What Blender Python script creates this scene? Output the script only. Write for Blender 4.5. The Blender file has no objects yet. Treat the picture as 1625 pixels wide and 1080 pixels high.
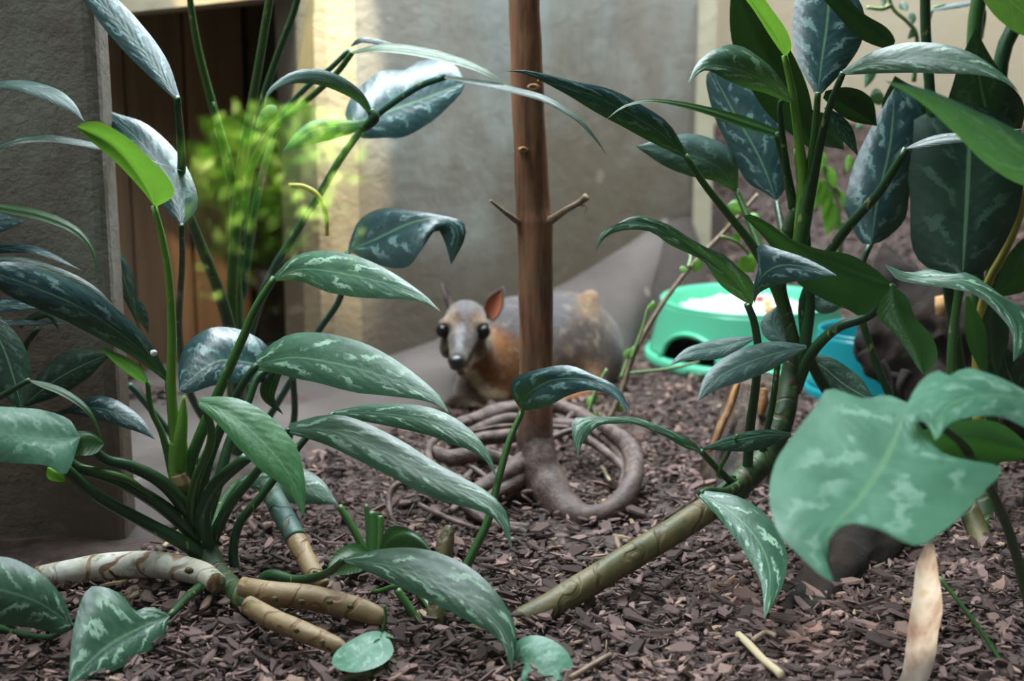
import bpy, math, random
import numpy as np
from mathutils import Vector, Matrix, noise

random.seed(7)
SC = bpy.context.scene
COL = SC.collection
# ------------------------------------------------------------------ camera, world, lights
F = 2232.0                       # focal length in pixels of the 1625 px wide photograph
PITCH = math.radians(12.0)
CAM = Vector((0, 0, 0.5))
cd = bpy.data.cameras.new('camera')
cam = bpy.data.objects.new('camera', cd)
COL.objects.link(cam)
cam.location = CAM
cam.rotation_euler = (math.radians(90) - PITCH, 0, 0)
cd.sensor_width = 23.6
cd.lens = 23.6 * F / 1625
cd.clip_start = 0.05
cd.dof.use_dof = True
cd.dof.focus_distance = 1.27
cd.dof.aperture_fstop = 3.2
SC.camera = cam

wd = bpy.data.worlds.new('world')
SC.world = wd
wd.use_nodes = True
bg = wd.node_tree.nodes['Background']
bg.inputs[0].default_value = (0.76, 0.88, 0.93, 1)
bg.inputs[1].default_value = 0.36


def area(name, loc, target, sx, sy, power, color):
    l = bpy.data.lights.new(name, 'AREA')
    l.shape = 'RECTANGLE'
    l.size, l.size_y, l.energy, l.color = sx, sy, power, color
    o = bpy.data.objects.new(name, l)
    COL.objects.link(o)
    o.location = loc
    o.rotation_euler = (Vector(target) - Vector(loc)).to_track_quat('-Z', 'Y').to_euler()
    return o


def spot(name, loc, target, power, angle, color, blend=0.4, size=0.03):
    l = bpy.data.lights.new(name, 'SPOT')
    l.energy, l.spot_size, l.spot_blend, l.color, l.shadow_soft_size = power, math.radians(angle), blend, color, size
    o = bpy.data.objects.new(name, l)
    COL.objects.link(o)
    o.location = loc
    o.rotation_euler = (Vector(target) - Vector(loc)).to_track_quat('-Z', 'Y').to_euler()
    return o


area('skylight', (0.15, 2.0, 2.2), (0.15, 2.0, 0), 1.9, 1.3, 280, (0.84, 0.94, 1.0))
area('skylight', (-.85, 1.0, 2.2), (-.62, 1.40, .3), .8, .6, 36, (0.84, 0.94, 1.0))
SC.view_settings.view_transform = 'Standard'
SC.view_settings.look = 'None'
SC.view_settings.exposure = 0.0
SC.view_settings.gamma = 1.0
SC.view_settings.use_curve_mapping = False

# ------------------------------------------------------------------ pixel to place
_cp, _sp = math.cos(PITCH), math.sin(PITCH)


def ray(px, py):
    u, v = (px - 812.5) / F, -(py - 540.0) / F
    return Vector((u, _cp + v * _sp, -_sp + v * _cp))


def W(px, py, Y):
    d = ray(px, py)
    return CAM + d * (Y / d.y)


def G(px, py, z=0.0):
    d = ray(px, py)
    return CAM + d * ((z - CAM.z) / d.z)


# ------------------------------------------------------------------ object helpers
def link(name, me, mat=None, parent=None):
    o = bpy.data.objects.new(name, me)
    COL.objects.link(o)
    if mat is not None:
        me.materials.append(mat)
    if parent is not None:
        o.parent = parent
    return o


def rootloc(o):
    v = Vector((0, 0, 0))
    while o is not None:
        v += o.location
        o = o.parent
    return v


def mesh(name, verts, faces, mat=None, parent=None, uvs=None, smooth=True, off=None):
    """One mesh object; verts are world places, moved into the frame of the thing they belong to."""
    off = rootloc(parent) if off is None else off
    me = bpy.data.meshes.new(name)
    me.from_pydata([tuple(Vector(v) - off) for v in verts], [], faces)
    if uvs is not None:
        ul = me.uv_layers.new(name='UVMap')
        li = np.empty(len(me.loops), dtype=np.int32)
        me.loops.foreach_get('vertex_index', li)
        ul.data.foreach_set('uv', np.asarray(uvs, dtype=np.float32)[li].ravel())
    if smooth:
        me.polygons.foreach_set('use_smooth', [True] * len(me.polygons))
    me.update()
    return link(name, me, mat, parent)


def tag(o, label, cat, group=None):
    o['label'] = label
    o['category'] = cat
    if group:
        o['group'] = group
    return o


def thing(name, label, cat, loc, group=None):
    o = bpy.data.objects.new(name, None)
    o.empty_display_size = 0.03
    COL.objects.link(o)
    o.location = loc
    return tag(o, label, cat, group)


def structure(o):
    o['kind'] = 'structure'
    return o


def spline(pts, n):
    """Catmull-Rom through rows of numbers, n samples evenly spaced along the curve."""
    P = np.array([list(p) for p in pts], dtype=float)
    if len(P) == 2:
        t = np.linspace(0, 1, n)[:, None]
        return P[0] * (1 - t) + P[1] * t
    E = np.vstack([2 * P[0] - P[1], P, 2 * P[-1] - P[-2]])
    out = []
    for i in range(len(P) - 1):
        a, b, c, d = E[i], E[i + 1], E[i + 2], E[i + 3]
        for t in np.linspace(0, 1, 16, endpoint=False):
            out.append(0.5 * ((2 * b) + (c - a) * t + (2 * a - 5 * b + 4 * c - d) * t * t + (-a + 3 * b - 3 * c + d) * t ** 3))
    out.append(P[-1])
    out = np.array(out)
    k = min(3, out.shape[1])
    s = np.concatenate([[0], np.cumsum(np.linalg.norm(np.diff(out[:, :k], axis=0), axis=1))])
    q = np.linspace(0, s[-1], n)
    return np.stack([np.interp(q, s, out[:, j]) for j in range(out.shape[1])], 1)


def tube(name, pts, mat, parent, n=None, sides=10, cap=True, wob=0.0, seed=0.0, ridges=0.0):
    """pts: rows (world x, y, z, radius)."""
    n = n or max(8, len(pts) * 5)
    S = spline(pts, n)
    vs, fs, uv = [], [], []
    up = None
    L = 0.0
    for i in range(n):
        p = Vector(S[i, :3])
        t = Vector(S[min(i + 1, n - 1), :3]) - Vector(S[max(i - 1, 0), :3])
        t.normalize()
        if up is None:
            up = t.orthogonal().normalized()
        up = (up - t * up.dot(t)).normalized()
        bt = t.cross(up)
        if i:
            L += (p - Vector(S[i - 1, :3])).length
        for k in range(sides):
            a = 2 * math.pi * k / sides
            r = S[i, 3] if S.shape[1] > 3 else 0.003
            if wob:
                r *= 1 + wob * noise.noise(Vector((math.cos(a) * 1.3 + seed, math.sin(a) * 1.3, L * 30)))
            if ridges:
                r *= 1 + ridges * math.sin(a * 5 + seed)
            vs.append(p + (up * math.cos(a) + bt * math.sin(a)) * r)
            uv.append((k / sides if k <= sides / 2 else 1 - k / sides, L))
    for i in range(n - 1):
        for k in range(sides):
            k2 = (k + 1) % sides
            fs.append((i * sides + k, i * sides + k2, (i + 1) * sides + k2, (i + 1) * sides + k))
    if cap:
        for i, rev in ((0, True), (n - 1, False)):
            c = len(vs)
            vs.append(Vector(S[i, :3]))
            uv.append((0.25, 0 if rev else L))
            for k in range(sides):
                k2 = (k + 1) % sides
                fs.append((c, i * sides + k2, i * sides + k) if rev else (c, i * sides + k, i * sides + k2))
    return mesh(name, vs, fs, mat, parent, uvs=uv)


def ptube(name, pts, mat, parent, **kw):
    """pts: rows (px, py, Y, radius in photograph pixels)."""
    rows = []
    for x, y, Y, r in pts:
        p = W(x, y, Y)
        rows.append((p.x, p.y, p.z, r * Y / F))
    return tube(name, rows, mat, parent, **kw)


def boxverts(lo, hi):
    (a, b, c), (d, e, f) = lo, hi
    v = [(a, b, c), (d, b, c), (d, e, c), (a, e, c), (a, b, f), (d, b, f), (d, e, f), (a, e, f)]
    q = [(0, 3, 2, 1), (4, 5, 6, 7), (0, 1, 5, 4), (1, 2, 6, 5), (2, 3, 7, 6), (3, 0, 4, 7)]
    return v, q


# ------------------------------------------------------------------ materials
class NT:
    def __init__(self, name):
        self.m = bpy.data.materials.new(name)
        self.m.use_nodes = True
        self.t = self.m.node_tree
        self.b = self.t.nodes['Principled BSDF']
        self.out = self.t.nodes['Material Output']

    def n(self, typ, **kw):
        nd = self.t.nodes.new(typ)
        for k, v in kw.items():
            setattr(nd, k, v)
        return nd

    def set(self, sock, v):
        if hasattr(v, 'outputs'):
            v = v.outputs[0]
        if isinstance(v, bpy.types.NodeSocket):
            self.t.links.new(v, sock)
        else:
            sock.default_value = v

    def math(self, op, a, b=None, c=None, clamp=False):
        nd = self.n('ShaderNodeMath', operation=op, use_clamp=clamp)
        self.set(nd.inputs[0], a)
        if b is not None:
            self.set(nd.inputs[1], b)
        if c is not None:
            self.set(nd.inputs[2], c)
        return nd.outputs[0]

    def mix(self, f, a, b, mode='MIX'):
        nd = self.n('ShaderNodeMix', data_type='RGBA', blend_type=mode)
        self.set(nd.inputs[0], f)
        self.set(nd.inputs[6], a)
        self.set(nd.inputs[7], b)
        return nd.outputs[2]

    def noise(self, vec, scale, detail=3, rough=0.55, w=None, dist=0.0):
        nd = self.n('ShaderNodeTexNoise')
        if w is not None:
            nd.noise_dimensions = '4D'
            self.set(nd.inputs['W'], w)
        if vec is not None:
            self.set(nd.inputs['Vector'], vec)
        nd.inputs['Scale'].default_value = scale
        nd.inputs['Detail'].default_value = detail
        nd.inputs['Roughness'].default_value = rough
        nd.inputs['Distortion'].default_value = dist
        return nd.outputs[0]

    def ramp(self, f, stops):
        nd = self.n('ShaderNodeValToRGB')
        self.set(nd.inputs[0], f)
        cr = nd.color_ramp
        while len(cr.elements) < len(stops):
            cr.elements.new(0.5)
        for e, (p, c) in zip(cr.elements, stops):
            e.position = p
            e.color = c if len(c) == 4 else (*c, 1)
        return nd.outputs[0]

    def sstep(self, v, a, b):
        nd = self.n('ShaderNodeMapRange', interpolation_type='SMOOTHSTEP')
        self.set(nd.inputs[0], v)
        nd.inputs[1].default_value, nd.inputs[2].default_value = a, b
        return nd.outputs[0]

    def scale(self, vec, s):
        nd = self.n('ShaderNodeMapping')
        self.set(nd.inputs[0], vec)
        nd.inputs['Scale'].default_value = s
        return nd.outputs[0]

    def bump(self, h, strength=0.3, dist=0.01):
        nd = self.n('ShaderNodeBump')
        self.set(nd.inputs['Height'], h)
        nd.inputs['Strength'].default_value = strength
        nd.inputs['Distance'].default_value = dist
        self.t.links.new(nd.outputs[0], self.b.inputs['Normal'])
        return nd.outputs[0]

    def coord(self, which='Object'):
        return self.n('ShaderNodeTexCoord').outputs[which]

    def col(self, v):
        self.set(self.b.inputs['Base Color'], v if isinstance(v, bpy.types.NodeSocket) else (*v, 1) if len(v) == 3 else v)

    def rough(self, v):
        self.set(self.b.inputs['Roughness'], v)


def leaf_mat(name, base, base2, mark, under, marks=1.0, rough=0.36, trans=0.22, tcol=(0.16, 0.42, 0.05), vein=(0.16, 0.30, 0.16)):
    M = NT(name)
    uv = M.n('ShaderNodeUVMap', uv_map='UVMap').outputs[0]
    sep = M.n('ShaderNodeSeparateXYZ')
    M.set(sep.inputs[0], uv)
    U, V = sep.outputs[0], sep.outputs[1]
    rnd = M.n('ShaderNodeObjectInfo').outputs['Random']
    w = M.math('MULTIPLY', rnd, 40.0)
    a = M.math('ABSOLUTE', M.math('SUBTRACT', M.math('MULTIPLY', U, 2.0), 1.0))
    side = M.math('MULTIPLY', M.math('GREATER_THAN', U, 0.5), 0.5)
    uvn = M.scale(uv, (1.0, 2.6, 1.0))
    d1 = M.noise(uvn, 5.0, 2, w=w)
    # feathered streaks that run from the midrib outwards and towards the tip
    ph = M.math('ADD', M.math('SUBTRACT', M.math('MULTIPLY', V, 4.6), M.math('MULTIPLY', a, 1.25)), side)
    ph = M.math('ADD', ph, M.math('MULTIPLY', d1, 1.5))
    fr = M.math('FRACT', ph)
    tri = M.math('ABSOLUTE', M.math('SUBTRACT', fr, 0.5))
    fine = M.noise(uvn, 26.0, 3, 0.7, w=w)
    tri = M.math('ADD', tri, M.math('MULTIPLY', M.math('SUBTRACT', fine, 0.5), 0.55))
    stripe = M.math('SUBTRACT', 1.0, M.sstep(tri, 0.09, 0.16))
    win = M.math('MULTIPLY', M.sstep(a, 0.12, 0.30), M.math('SUBTRACT', 1.0, M.sstep(a, 0.62, 0.88)))
    msk = M.sstep(M.noise(uvn, 3.2, 2, w=M.math('ADD', w, 7.0)), 0.36, 0.50)
    mk = M.math('MULTIPLY', M.math('MULTIPLY', stripe, win), M.math('MULTIPLY', msk, 0.95 * marks))
    blot = M.noise(uvn, 3.0, 3, w=M.math('ADD', w, 3.0))
    c = M.mix(M.sstep(blot, 0.35, 0.65), (*base, 1), (*base2, 1))
    c = M.mix(mk, c, (*mark, 1))
    rib = M.math('SUBTRACT', 1.0, M.sstep(a, 0.015, 0.055))
    c = M.mix(M.math('MULTIPLY', rib, 0.55), c, (*vein, 1))
    hv = M.n('ShaderNodeHueSaturation')
    M.set(hv.inputs['Value'], M.math('ADD', M.math('MULTIPLY', rnd, 0.4), 0.8))
    M.set(hv.inputs['Color'], c)
    c = hv.outputs[0]
    back = M.n('ShaderNodeNewGeometry').outputs['Backfacing']
    M.col(M.mix(back, c, (*under, 1)))
    lat = M.math('SINE', M.math('MULTIPLY', M.math('SUBTRACT', M.math('MULTIPLY', V, 13.0), M.math('MULTIPLY', a, 3.2)), 6.2832))
    dust = M.noise(uvn, 11.0, 4, 0.6, w=w)
    h = M.math('ADD', M.math('MULTIPLY', lat, 0.045), M.math('MULTIPLY', dust, 0.5))
    M.bump(h, 0.22, 0.004)
    M.rough(M.math('ADD', M.math('MULTIPLY', dust, 0.26), rough - 0.12))
    M.b.inputs['Specular IOR Level'].default_value = 0.45
    tr = M.n('ShaderNodeBsdfTranslucent')
    M.set(tr.inputs[0], (*tcol, 1))
    mx = M.n('ShaderNodeMixShader')
    mx.inputs[0].default_value = trans
    M.t.links.new(M.b.outputs[0], mx.inputs[1])
    M.t.links.new(tr.outputs[0], mx.inputs[2])
    M.t.links.new(mx.outputs[0], M.out.inputs[0])
    return M.m


MK = (0.27, 0.42, 0.30)
LM = {
    'mid': leaf_mat('leaf_mid_green', (0.026, 0.078, 0.046), (0.044, 0.112, 0.064), MK, (0.035, 0.10, 0.030), trans=0.12),
    'dark': leaf_mat('leaf_dark_green', (0.010, 0.030, 0.020), (0.016, 0.044, 0.026), (0.08, 0.15, 0.11), (0.016, 0.044, 0.015), marks=0.5, trans=0.02),
    'blue': leaf_mat('leaf_blue_green', (0.013, 0.040, 0.046), (0.024, 0.064, 0.064), (0.17, 0.28, 0.27), (0.025, 0.075, 0.030), marks=0.8, rough=0.30, trans=0.03),
    'green': leaf_mat('leaf_fresh_green', (0.030, 0.125, 0.040), (0.050, 0.165, 0.055), (0.16, 0.32, 0.17), (0.05, 0.17, 0.03), marks=0.35),
    'pale': leaf_mat('leaf_pale_green', (0.062, 0.165, 0.105), (0.095, 0.225, 0.150), (0.27, 0.42, 0.33), (0.05, 0.15, 0.045), marks=0.6, rough=0.40),
    'new': leaf_mat('leaf_new_bright', (0.085, 0.26, 0.028), (0.14, 0.33, 0.04), (0.25, 0.50, 0.08), (0.17, 0.44, 0.03), marks=0.0, trans=0.3, tcol=(0.20, 0.45, 0.04), vein=(0.26, 0.5, 0.1)),
    'grey': leaf_mat('leaf_grey_green', (0.040, 0.082, 0.075), (0.062, 0.112, 0.098), (0.17, 0.26, 0.22), (0.04, 0.09, 0.055), marks=0.6, rough=0.42, trans=.06),
    'under': leaf_mat('leaf_underside', (0.020, 0.066, 0.016), (0.028, 0.084, 0.020), (0.04, 0.11, 0.03), (0.022, 0.072, 0.016), marks=0.2, trans=0.12, tcol=(0.10, 0.36, 0.03)),
}


def stalk_mat(name, c1, c2, speck=(0.35, 0.36, 0.10)):
    M = NT(name)
    co = M.coord()
    c = M.mix(M.noise(co, 22, 3), (*c1, 1), (*c2, 1))
    c = M.mix(M.math('MULTIPLY', M.sstep(M.noise(M.scale(co, (1, 1, .4)), 140, 2), 0.66, 0.72), 0.7), c, (*speck, 1))
    M.col(c)
    M.rough(0.38)
    M.bump(M.noise(M.scale(co, (1, 1, .15)), 220, 2), 0.15, 0.002)
    return M.m


SM = {
    'dark': stalk_mat('stalk_dark', (0.012, 0.045, 0.016), (0.025, 0.085, 0.025)),
    'mid': stalk_mat('stalk_mid', (0.030, 0.095, 0.020), (0.055, 0.150, 0.030)),
    'bright': stalk_mat('stalk_bright', (0.11, 0.27, 0.030), (0.17, 0.36, 0.05)),
    'teal': stalk_mat('stalk_teal', (0.020, 0.085, 0.065), (0.035, 0.120, 0.085)),
    'weed': stalk_mat('stalk_weed', (0.13, 0.24, 0.07), (0.20, 0.32, 0.12)),
    'yellow': stalk_mat('stalk_yellow', (0.42, 0.36, 0.06), (0.55, 0.47, 0.10)),
}


def cane_mat(name, pale, pale2, ring, moss, freq=45):
    """ringed aglaonema cane: pale skin, leaf scar rings, mossy stains"""
    M = NT(name)
    uv = M.n('ShaderNodeUVMap', uv_map='UVMap').outputs[0]
    sep = M.n('ShaderNodeSeparateXYZ')
    M.set(sep.inputs[0], uv)
    co = M.coord()
    nz = M.noise(co, 45, 3)
    c = M.mix(M.sstep(nz, .35, .65), (*pale, 1), (*pale2, 1))
    ph = M.math('ADD', M.math('MULTIPLY', sep.outputs[1], freq), M.math('MULTIPLY', M.noise(co, 26, 2), 2.6))
    ph = M.math('ADD', ph, M.math('MULTIPLY', sep.outputs[0], 0.7))
    tri = M.math('ABSOLUTE', M.math('SUBTRACT', M.math('FRACT', ph), .5))
    rg = M.math('SUBTRACT', 1.0, M.sstep(tri, 0.05, 0.16))
    c = M.mix(M.math('MULTIPLY', M.math('MULTIPLY', rg, .9), M.sstep(M.noise(co, 30, 2), .35, .55)), c, (*ring, 1))
    c = M.mix(M.math('MULTIPLY', M.sstep(M.noise(co, 33, 4, .65), .55, .66), .8), c, (*moss, 1))
    c = M.mix(M.sstep(M.noise(co, 60, 2), .70, .76), c, (.09, .045, .02, 1))
    M.col(c)
    M.rough(0.55)
    h = M.math('ADD', M.math('MULTIPLY', rg, -0.6), M.math('MULTIPLY', M.noise(co, 160, 3), .4))
    M.bump(h, 0.5, 0.003)
    return M.m


CM = {
    'white': cane_mat('cane_white', (0.66, 0.64, 0.57), (0.50, 0.46, 0.36), (0.27, 0.115, 0.045), (0.06, 0.10, 0.04), freq=34),
    'tan': cane_mat('cane_tan', (0.33, 0.23, 0.115), (0.25, 0.16, 0.075), (0.20, 0.10, 0.04), (0.13, 0.14, 0.055), freq=38),
    'olive': cane_mat('cane_olive', (0.135, 0.105, 0.042), (0.085, 0.080, 0.028), (0.075, 0.055, 0.02), (0.030, 0.042, 0.014), freq=24),
    'green': cane_mat('cane_green', (0.045, 0.10, 0.085), (0.055, 0.12, 0.085), (0.10, 0.10, 0.05), (0.03, 0.08, 0.05)),
    'stem': cane_mat('cane_dark_stem', (0.018, 0.042, 0.012), (0.040, 0.080, 0.018), (0.09, 0.09, 0.03), (0.012, 0.03, 0.010)),
}


def bark_mat(name, c1, c2, c3, vs=(1, 1, .12), sc=60, bump=.6, foot=None, rough=.62):
    M = NT(name)
    co = M.scale(M.coord(), vs)
    n1 = M.noise(co, sc, 5, .65)
    n2 = M.noise(M.coord(), 14, 3)
    c = M.mix(M.sstep(n1, .35, .65), (*c1, 1), (*c2, 1))
    c = M.mix(M.math('MULTIPLY', M.sstep(n2, .5, .7), .7), c, (*c3, 1))
    if foot:     # greyer bark at the foot of the trunk and on the roots
        sp = M.n('ShaderNodeSeparateXYZ')
        M.set(sp.inputs[0], M.coord())
        e = M.math('ADD', sp.outputs[2], M.math('MULTIPLY', M.math('SUBTRACT', n2, .5), .06))
        n3 = M.noise(M.coord(), 70, 5, .65)
        c = M.mix(M.sstep(e, .125, .05), c, M.mix(M.sstep(n3, .35, .65), (*foot[0], 1), (*foot[1], 1)))
    M.col(c)
    M.rough(rough)
    M.bump(n1, bump, .004)
    return M.m


M_TRUNK = bark_mat('trunk_bark', (0.13, 0.055, 0.031), (0.40, 0.18, 0.10), (0.22, 0.16, 0.095), foot=((0.055, 0.036, 0.030), (0.185, 0.120, 0.100)))
M_ROOT = bark_mat('root_bark', (0.055, 0.036, 0.030), (0.185, 0.120, 0.100), (0.115, 0.078, 0.072), vs=(1, 1, 1), sc=70)
M_STUMP = bark_mat('stump_bark', (0.020, 0.012, 0.008), (0.060, 0.034, 0.018), (0.060, 0.052, 0.054), sc=70, bump=1.0)
M_DRIFT = bark_mat('driftwood_dark', (0.006, 0.004, 0.003), (0.016, 0.009, 0.006), (0.028, 0.013, 0.007), vs=(1, 1, .5), sc=40, bump=1.0, rough=.95)
M_LIT_EDGE = bark_mat('sunlit_bark_edge', (0.16, 0.075, 0.025), (0.34, 0.17, 0.06), (0.22, 0.10, 0.03), vs=(1, 1, .3), sc=90, bump=.8)  # orange of the sunlit stump edges put into the bark colour
M_CUT = bark_mat('cut_wood', (0.52, 0.30, 0.13), (0.62, 0.38, 0.18), (0.45, 0.25, 0.1), vs=(1, 1, .2), sc=80, bump=.2)


def concrete_mat(name, c1, c2, c3, stain=(0.05, 0.06, 0.05), mud_shade=None):
    M = NT(name)
    co = M.coord()
    n1 = M.noise(co, 2.2, 6, .62)
    n2 = M.noise(M.scale(co, (1, 1, .18)), 5.0, 5, .6)
    n3 = M.noise(co, 38, 5, .7)
    c = M.mix(M.sstep(n1, .34, .66), (*c1, 1), (*c2, 1))
    c = M.mix(M.math('MULTIPLY', M.sstep(n2, .45, .68), .6), c, (*c3, 1))
    c = M.mix(M.math('MULTIPLY', M.sstep(n3, .55, .75), .35), c, (*stain, 1))
    if mud_shade:      # brown lower half, ragged edge: splashed earth and painted falloff of the top light
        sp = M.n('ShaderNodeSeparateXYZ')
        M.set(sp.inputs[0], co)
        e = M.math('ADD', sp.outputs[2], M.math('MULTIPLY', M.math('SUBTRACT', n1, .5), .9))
        c = M.mix(M.math('MULTIPLY', M.math('SUBTRACT', 1.0, M.sstep(e, .22, .52)), .85), c, M.mix(n3, (*mud_shade, 1), tuple(1.7 * q for q in mud_shade) + (1,)))
    c = M.mix(M.math('MULTIPLY', M.sstep(M.noise(co, 17, 2), .70, .75), .35), c, (.4, .36, .27, 1))
    M.col(c)
    M.rough(0.8)
    M.bump(M.math('ADD', n3, M.math('MULTIPLY', M.noise(co, 150, 2), .3)), .28, .008)
    return M.m


M_WALL = concrete_mat('wall_plaster', (0.24, 0.205, 0.165), (0.33, 0.32, 0.29), (0.36, 0.42, 0.42), mud_shade=(0.095, 0.070, 0.046))
M_PILLAR = concrete_mat('pillar_concrete', (0.20, 0.165, 0.13), (0.29, 0.265, 0.22), (0.29, 0.32, 0.30), mud_shade=(.10, .07, .045), stain=(.045, .04, .03))
M_KERB = concrete_mat('kerb_concrete', (0.036, 0.026, 0.021), (0.105, 0.083, 0.076), (0.060, 0.046, 0.040))
M_PATH = concrete_mat('path_stone', (0.07, 0.065, 0.06), (0.09, 0.085, 0.08), (0.08, 0.075, 0.07))
M_BEIGE = concrete_mat('beige_plaster', (0.40, 0.32, 0.22), (0.46, 0.375, 0.265), (0.38, 0.33, 0.25), stain=(.2, .16, .1))
M_LINTEL = concrete_mat('lintel_stone', (0.36, 0.31, 0.21), (0.42, 0.37, 0.26), (0.30, 0.28, 0.2))
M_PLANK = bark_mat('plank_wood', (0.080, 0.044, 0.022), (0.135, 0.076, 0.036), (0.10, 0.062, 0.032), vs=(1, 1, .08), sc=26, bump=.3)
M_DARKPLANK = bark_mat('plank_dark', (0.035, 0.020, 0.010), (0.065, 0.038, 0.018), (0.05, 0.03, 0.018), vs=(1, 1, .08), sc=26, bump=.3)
M_REFLECTION = bark_mat('reflection_tan', (0.19, 0.16, 0.085), (0.25, 0.21, 0.11), (0.16, 0.15, 0.08), vs=(1, 1, .1), sc=26, bump=.25)  # greenish tan of a reflection in the glass, put on the panel


def plain(name, color, rough=0.5, bumpscale=None, spec=0.5, var=0.12):
    M = NT(name)
    n = M.noise(M.coord(), 24, 3)
    d = tuple(min(1, x * (1 + var)) for x in color)
    e = tuple(x * (1 - var) for x in color)
    M.col(M.mix(n, (*e, 1), (*d, 1)))
    M.rough(rough)
    M.b.inputs['Specular IOR Level'].default_value = spec
    if bumpscale:
        M.bump(M.noise(M.coord(), bumpscale, 3), .3, .003)
    return M.m


M_MINT = plain('mint_plastic', (0.10, 0.50, 0.30), .34, var=.04)
M_TURQ = plain('turquoise_plastic', (0.005, 0.23, 0.27), .30, var=.05)
M_RICE = plain('rice_white', (0.88, 0.86, 0.80), .6, var=.04)
M_CARROT = plain('food_orange', (0.75, 0.27, 0.05), .5)
M_REDFOOD = plain('food_red', (0.40, 0.05, 0.05), .5)
M_GREENFOOD = plain('food_green', (0.20, 0.30, 0.04), .5)
M_WHITE = plain('droppings_white', (0.85, 0.85, 0.83), .7)
M_EYE = plain('deer_eye', (0.006, 0.005, 0.004), .22, spec=.4)
M_NOSE = plain('deer_nose', (0.014, 0.014, 0.017), .22, bumpscale=500, spec=.8)
M_EARIN = plain('ear_inner', (0.36, 0.105, 0.05), .6)
M_EAROUT = plain('ear_outer', (0.10, 0.075, 0.065), .8)
M_STICK = bark_mat('stick_wood', (0.19, 0.13, 0.08), (0.30, 0.21, 0.14), (0.24, 0.17, 0.11), vs=(1, 1, 1), sc=90)
M_STRAW = plain('straw_twig', (0.42, 0.33, 0.20), .7)


def chip_mat(name):
    M = NT(name)
    at = M.n('ShaderNodeAttribute', attribute_name='chip').outputs['Fac']
    oi = M.n('ShaderNodeObjectInfo').outputs['Random']
    r = M.math('FRACT', M.math('ADD', at, oi))
    c = M.ramp(r, [(0, (0.030, 0.016, 0.013)), (.35, (0.068, 0.036, 0.030)), (.65, (0.140, 0.080, 0.068)), (.84, (0.27, 0.165, 0.148)), (.96, (0.32, 0.19, 0.145)), (1, (0.42, 0.30, 0.18))])
    co = M.coord()
    n = M.noise(M.scale(co, (1, .25, 1)), 260, 4, .7)
    M.col(M.mix(M.math('MULTIPLY', n, .5), c, (0.04, 0.022, 0.018, 1)))
    M.rough(.75)
    M.bump(n, .5, .002)
    return M.m


M_CHIP = chip_mat('bark_chip')
M_SOIL = bark_mat('mulch_soil', (0.035, 0.020, 0.016), (0.075, 0.045, 0.036), (0.05, 0.03, 0.025), vs=(1, 1, 1), sc=60, bump=1.0)


# ------------------------------------------------------------------ the ground
def sm(a, b, v):
    t = min(1, max(0, (v - a) / (b - a)))
    return t * t * (3 - 2 * t)


def hgt(x, y):
    z = 0.30 * sm(2.35, 3.25, y) * sm(0.12, 0.42, x)
    z += 0.010 * noise.noise(Vector((x * 5, y * 5, 0))) + 0.006 * noise.noise(Vector((x * 14, y * 14, 3)))
    z += 0.05 * sm(0.35, 0.62, x) * sm(1.5, 1.2, y)
    return z


def build_floor():
    xs = np.linspace(-1.6, 1.9, 110)
    ys = np.concatenate([np.linspace(0.62, 2.4, 90), np.linspace(2.44, 3.6, 30)])
    vs = [(x, y, hgt(x, y)) for y in ys for x in xs]
    nx = len(xs)
    fs = [(j * nx + i, j * nx + i + 1, (j + 1) * nx + i + 1, (j + 1) * nx + i) for j in range(len(ys) - 1) for i in range(nx - 1)]
    return structure(mesh('floor', vs, fs, M_SOIL))


FLOOR = build_floor()


def chip_shape(rng):
    """a split flake of bark: a pointed irregular slab"""
    n = rng.choice([5, 6, 7, 8])
    wide = rng.choice([.05, .12, .16, .20, .24, .30])
    ang = sorted(rng.uniform(0, 2 * math.pi) for _ in range(n))
    pts = []
    for k in range(n):
        a = 2 * math.pi * (k + rng.uniform(-.38, .38)) / n
        pts.append((math.cos(a) * .5 * rng.uniform(.75, 1.1), math.sin(a) * wide * rng.uniform(.6, 1.2)))
    th = rng.uniform(.05, .10)
    tilt = rng.uniform(-.25, .25)
    vs = [(x, y, -th / 2 + tilt * y) for x, y in pts] + [(x * .9, y * .85, th / 2 + tilt * y + rng.uniform(-.02, .02)) for x, y in pts]
    fs = [tuple(range(n - 1, -1, -1)), tuple(range(n, 2 * n))] + [(k, (k + 1) % n, n + (k + 1) % n, n + k) for k in range(n)]
    return vs, fs


KERB_LOW = [(200, 905), (260, 860), (330, 815), (430, 768), (500, 737), (620, 684), (700, 654), (850, 606), (975, 582), (1012, 552)]
KLP = [G(x, y) for x, y in KERB_LOW]


def behind_kerb(x, y):
    for a, b in zip(KLP[:-1], KLP[1:]):
        if a.x <= x <= b.x:
            t = (x - a.x) / (b.x - a.x)
            return y > a.y * (1 - t) + b.y * t + .015
    if x < KLP[0].x:
        return y > KLP[0].y - .02
    e = KLP[-1]
    return x < .33 and y > e.y + (x - e.x) * 2.6


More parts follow.
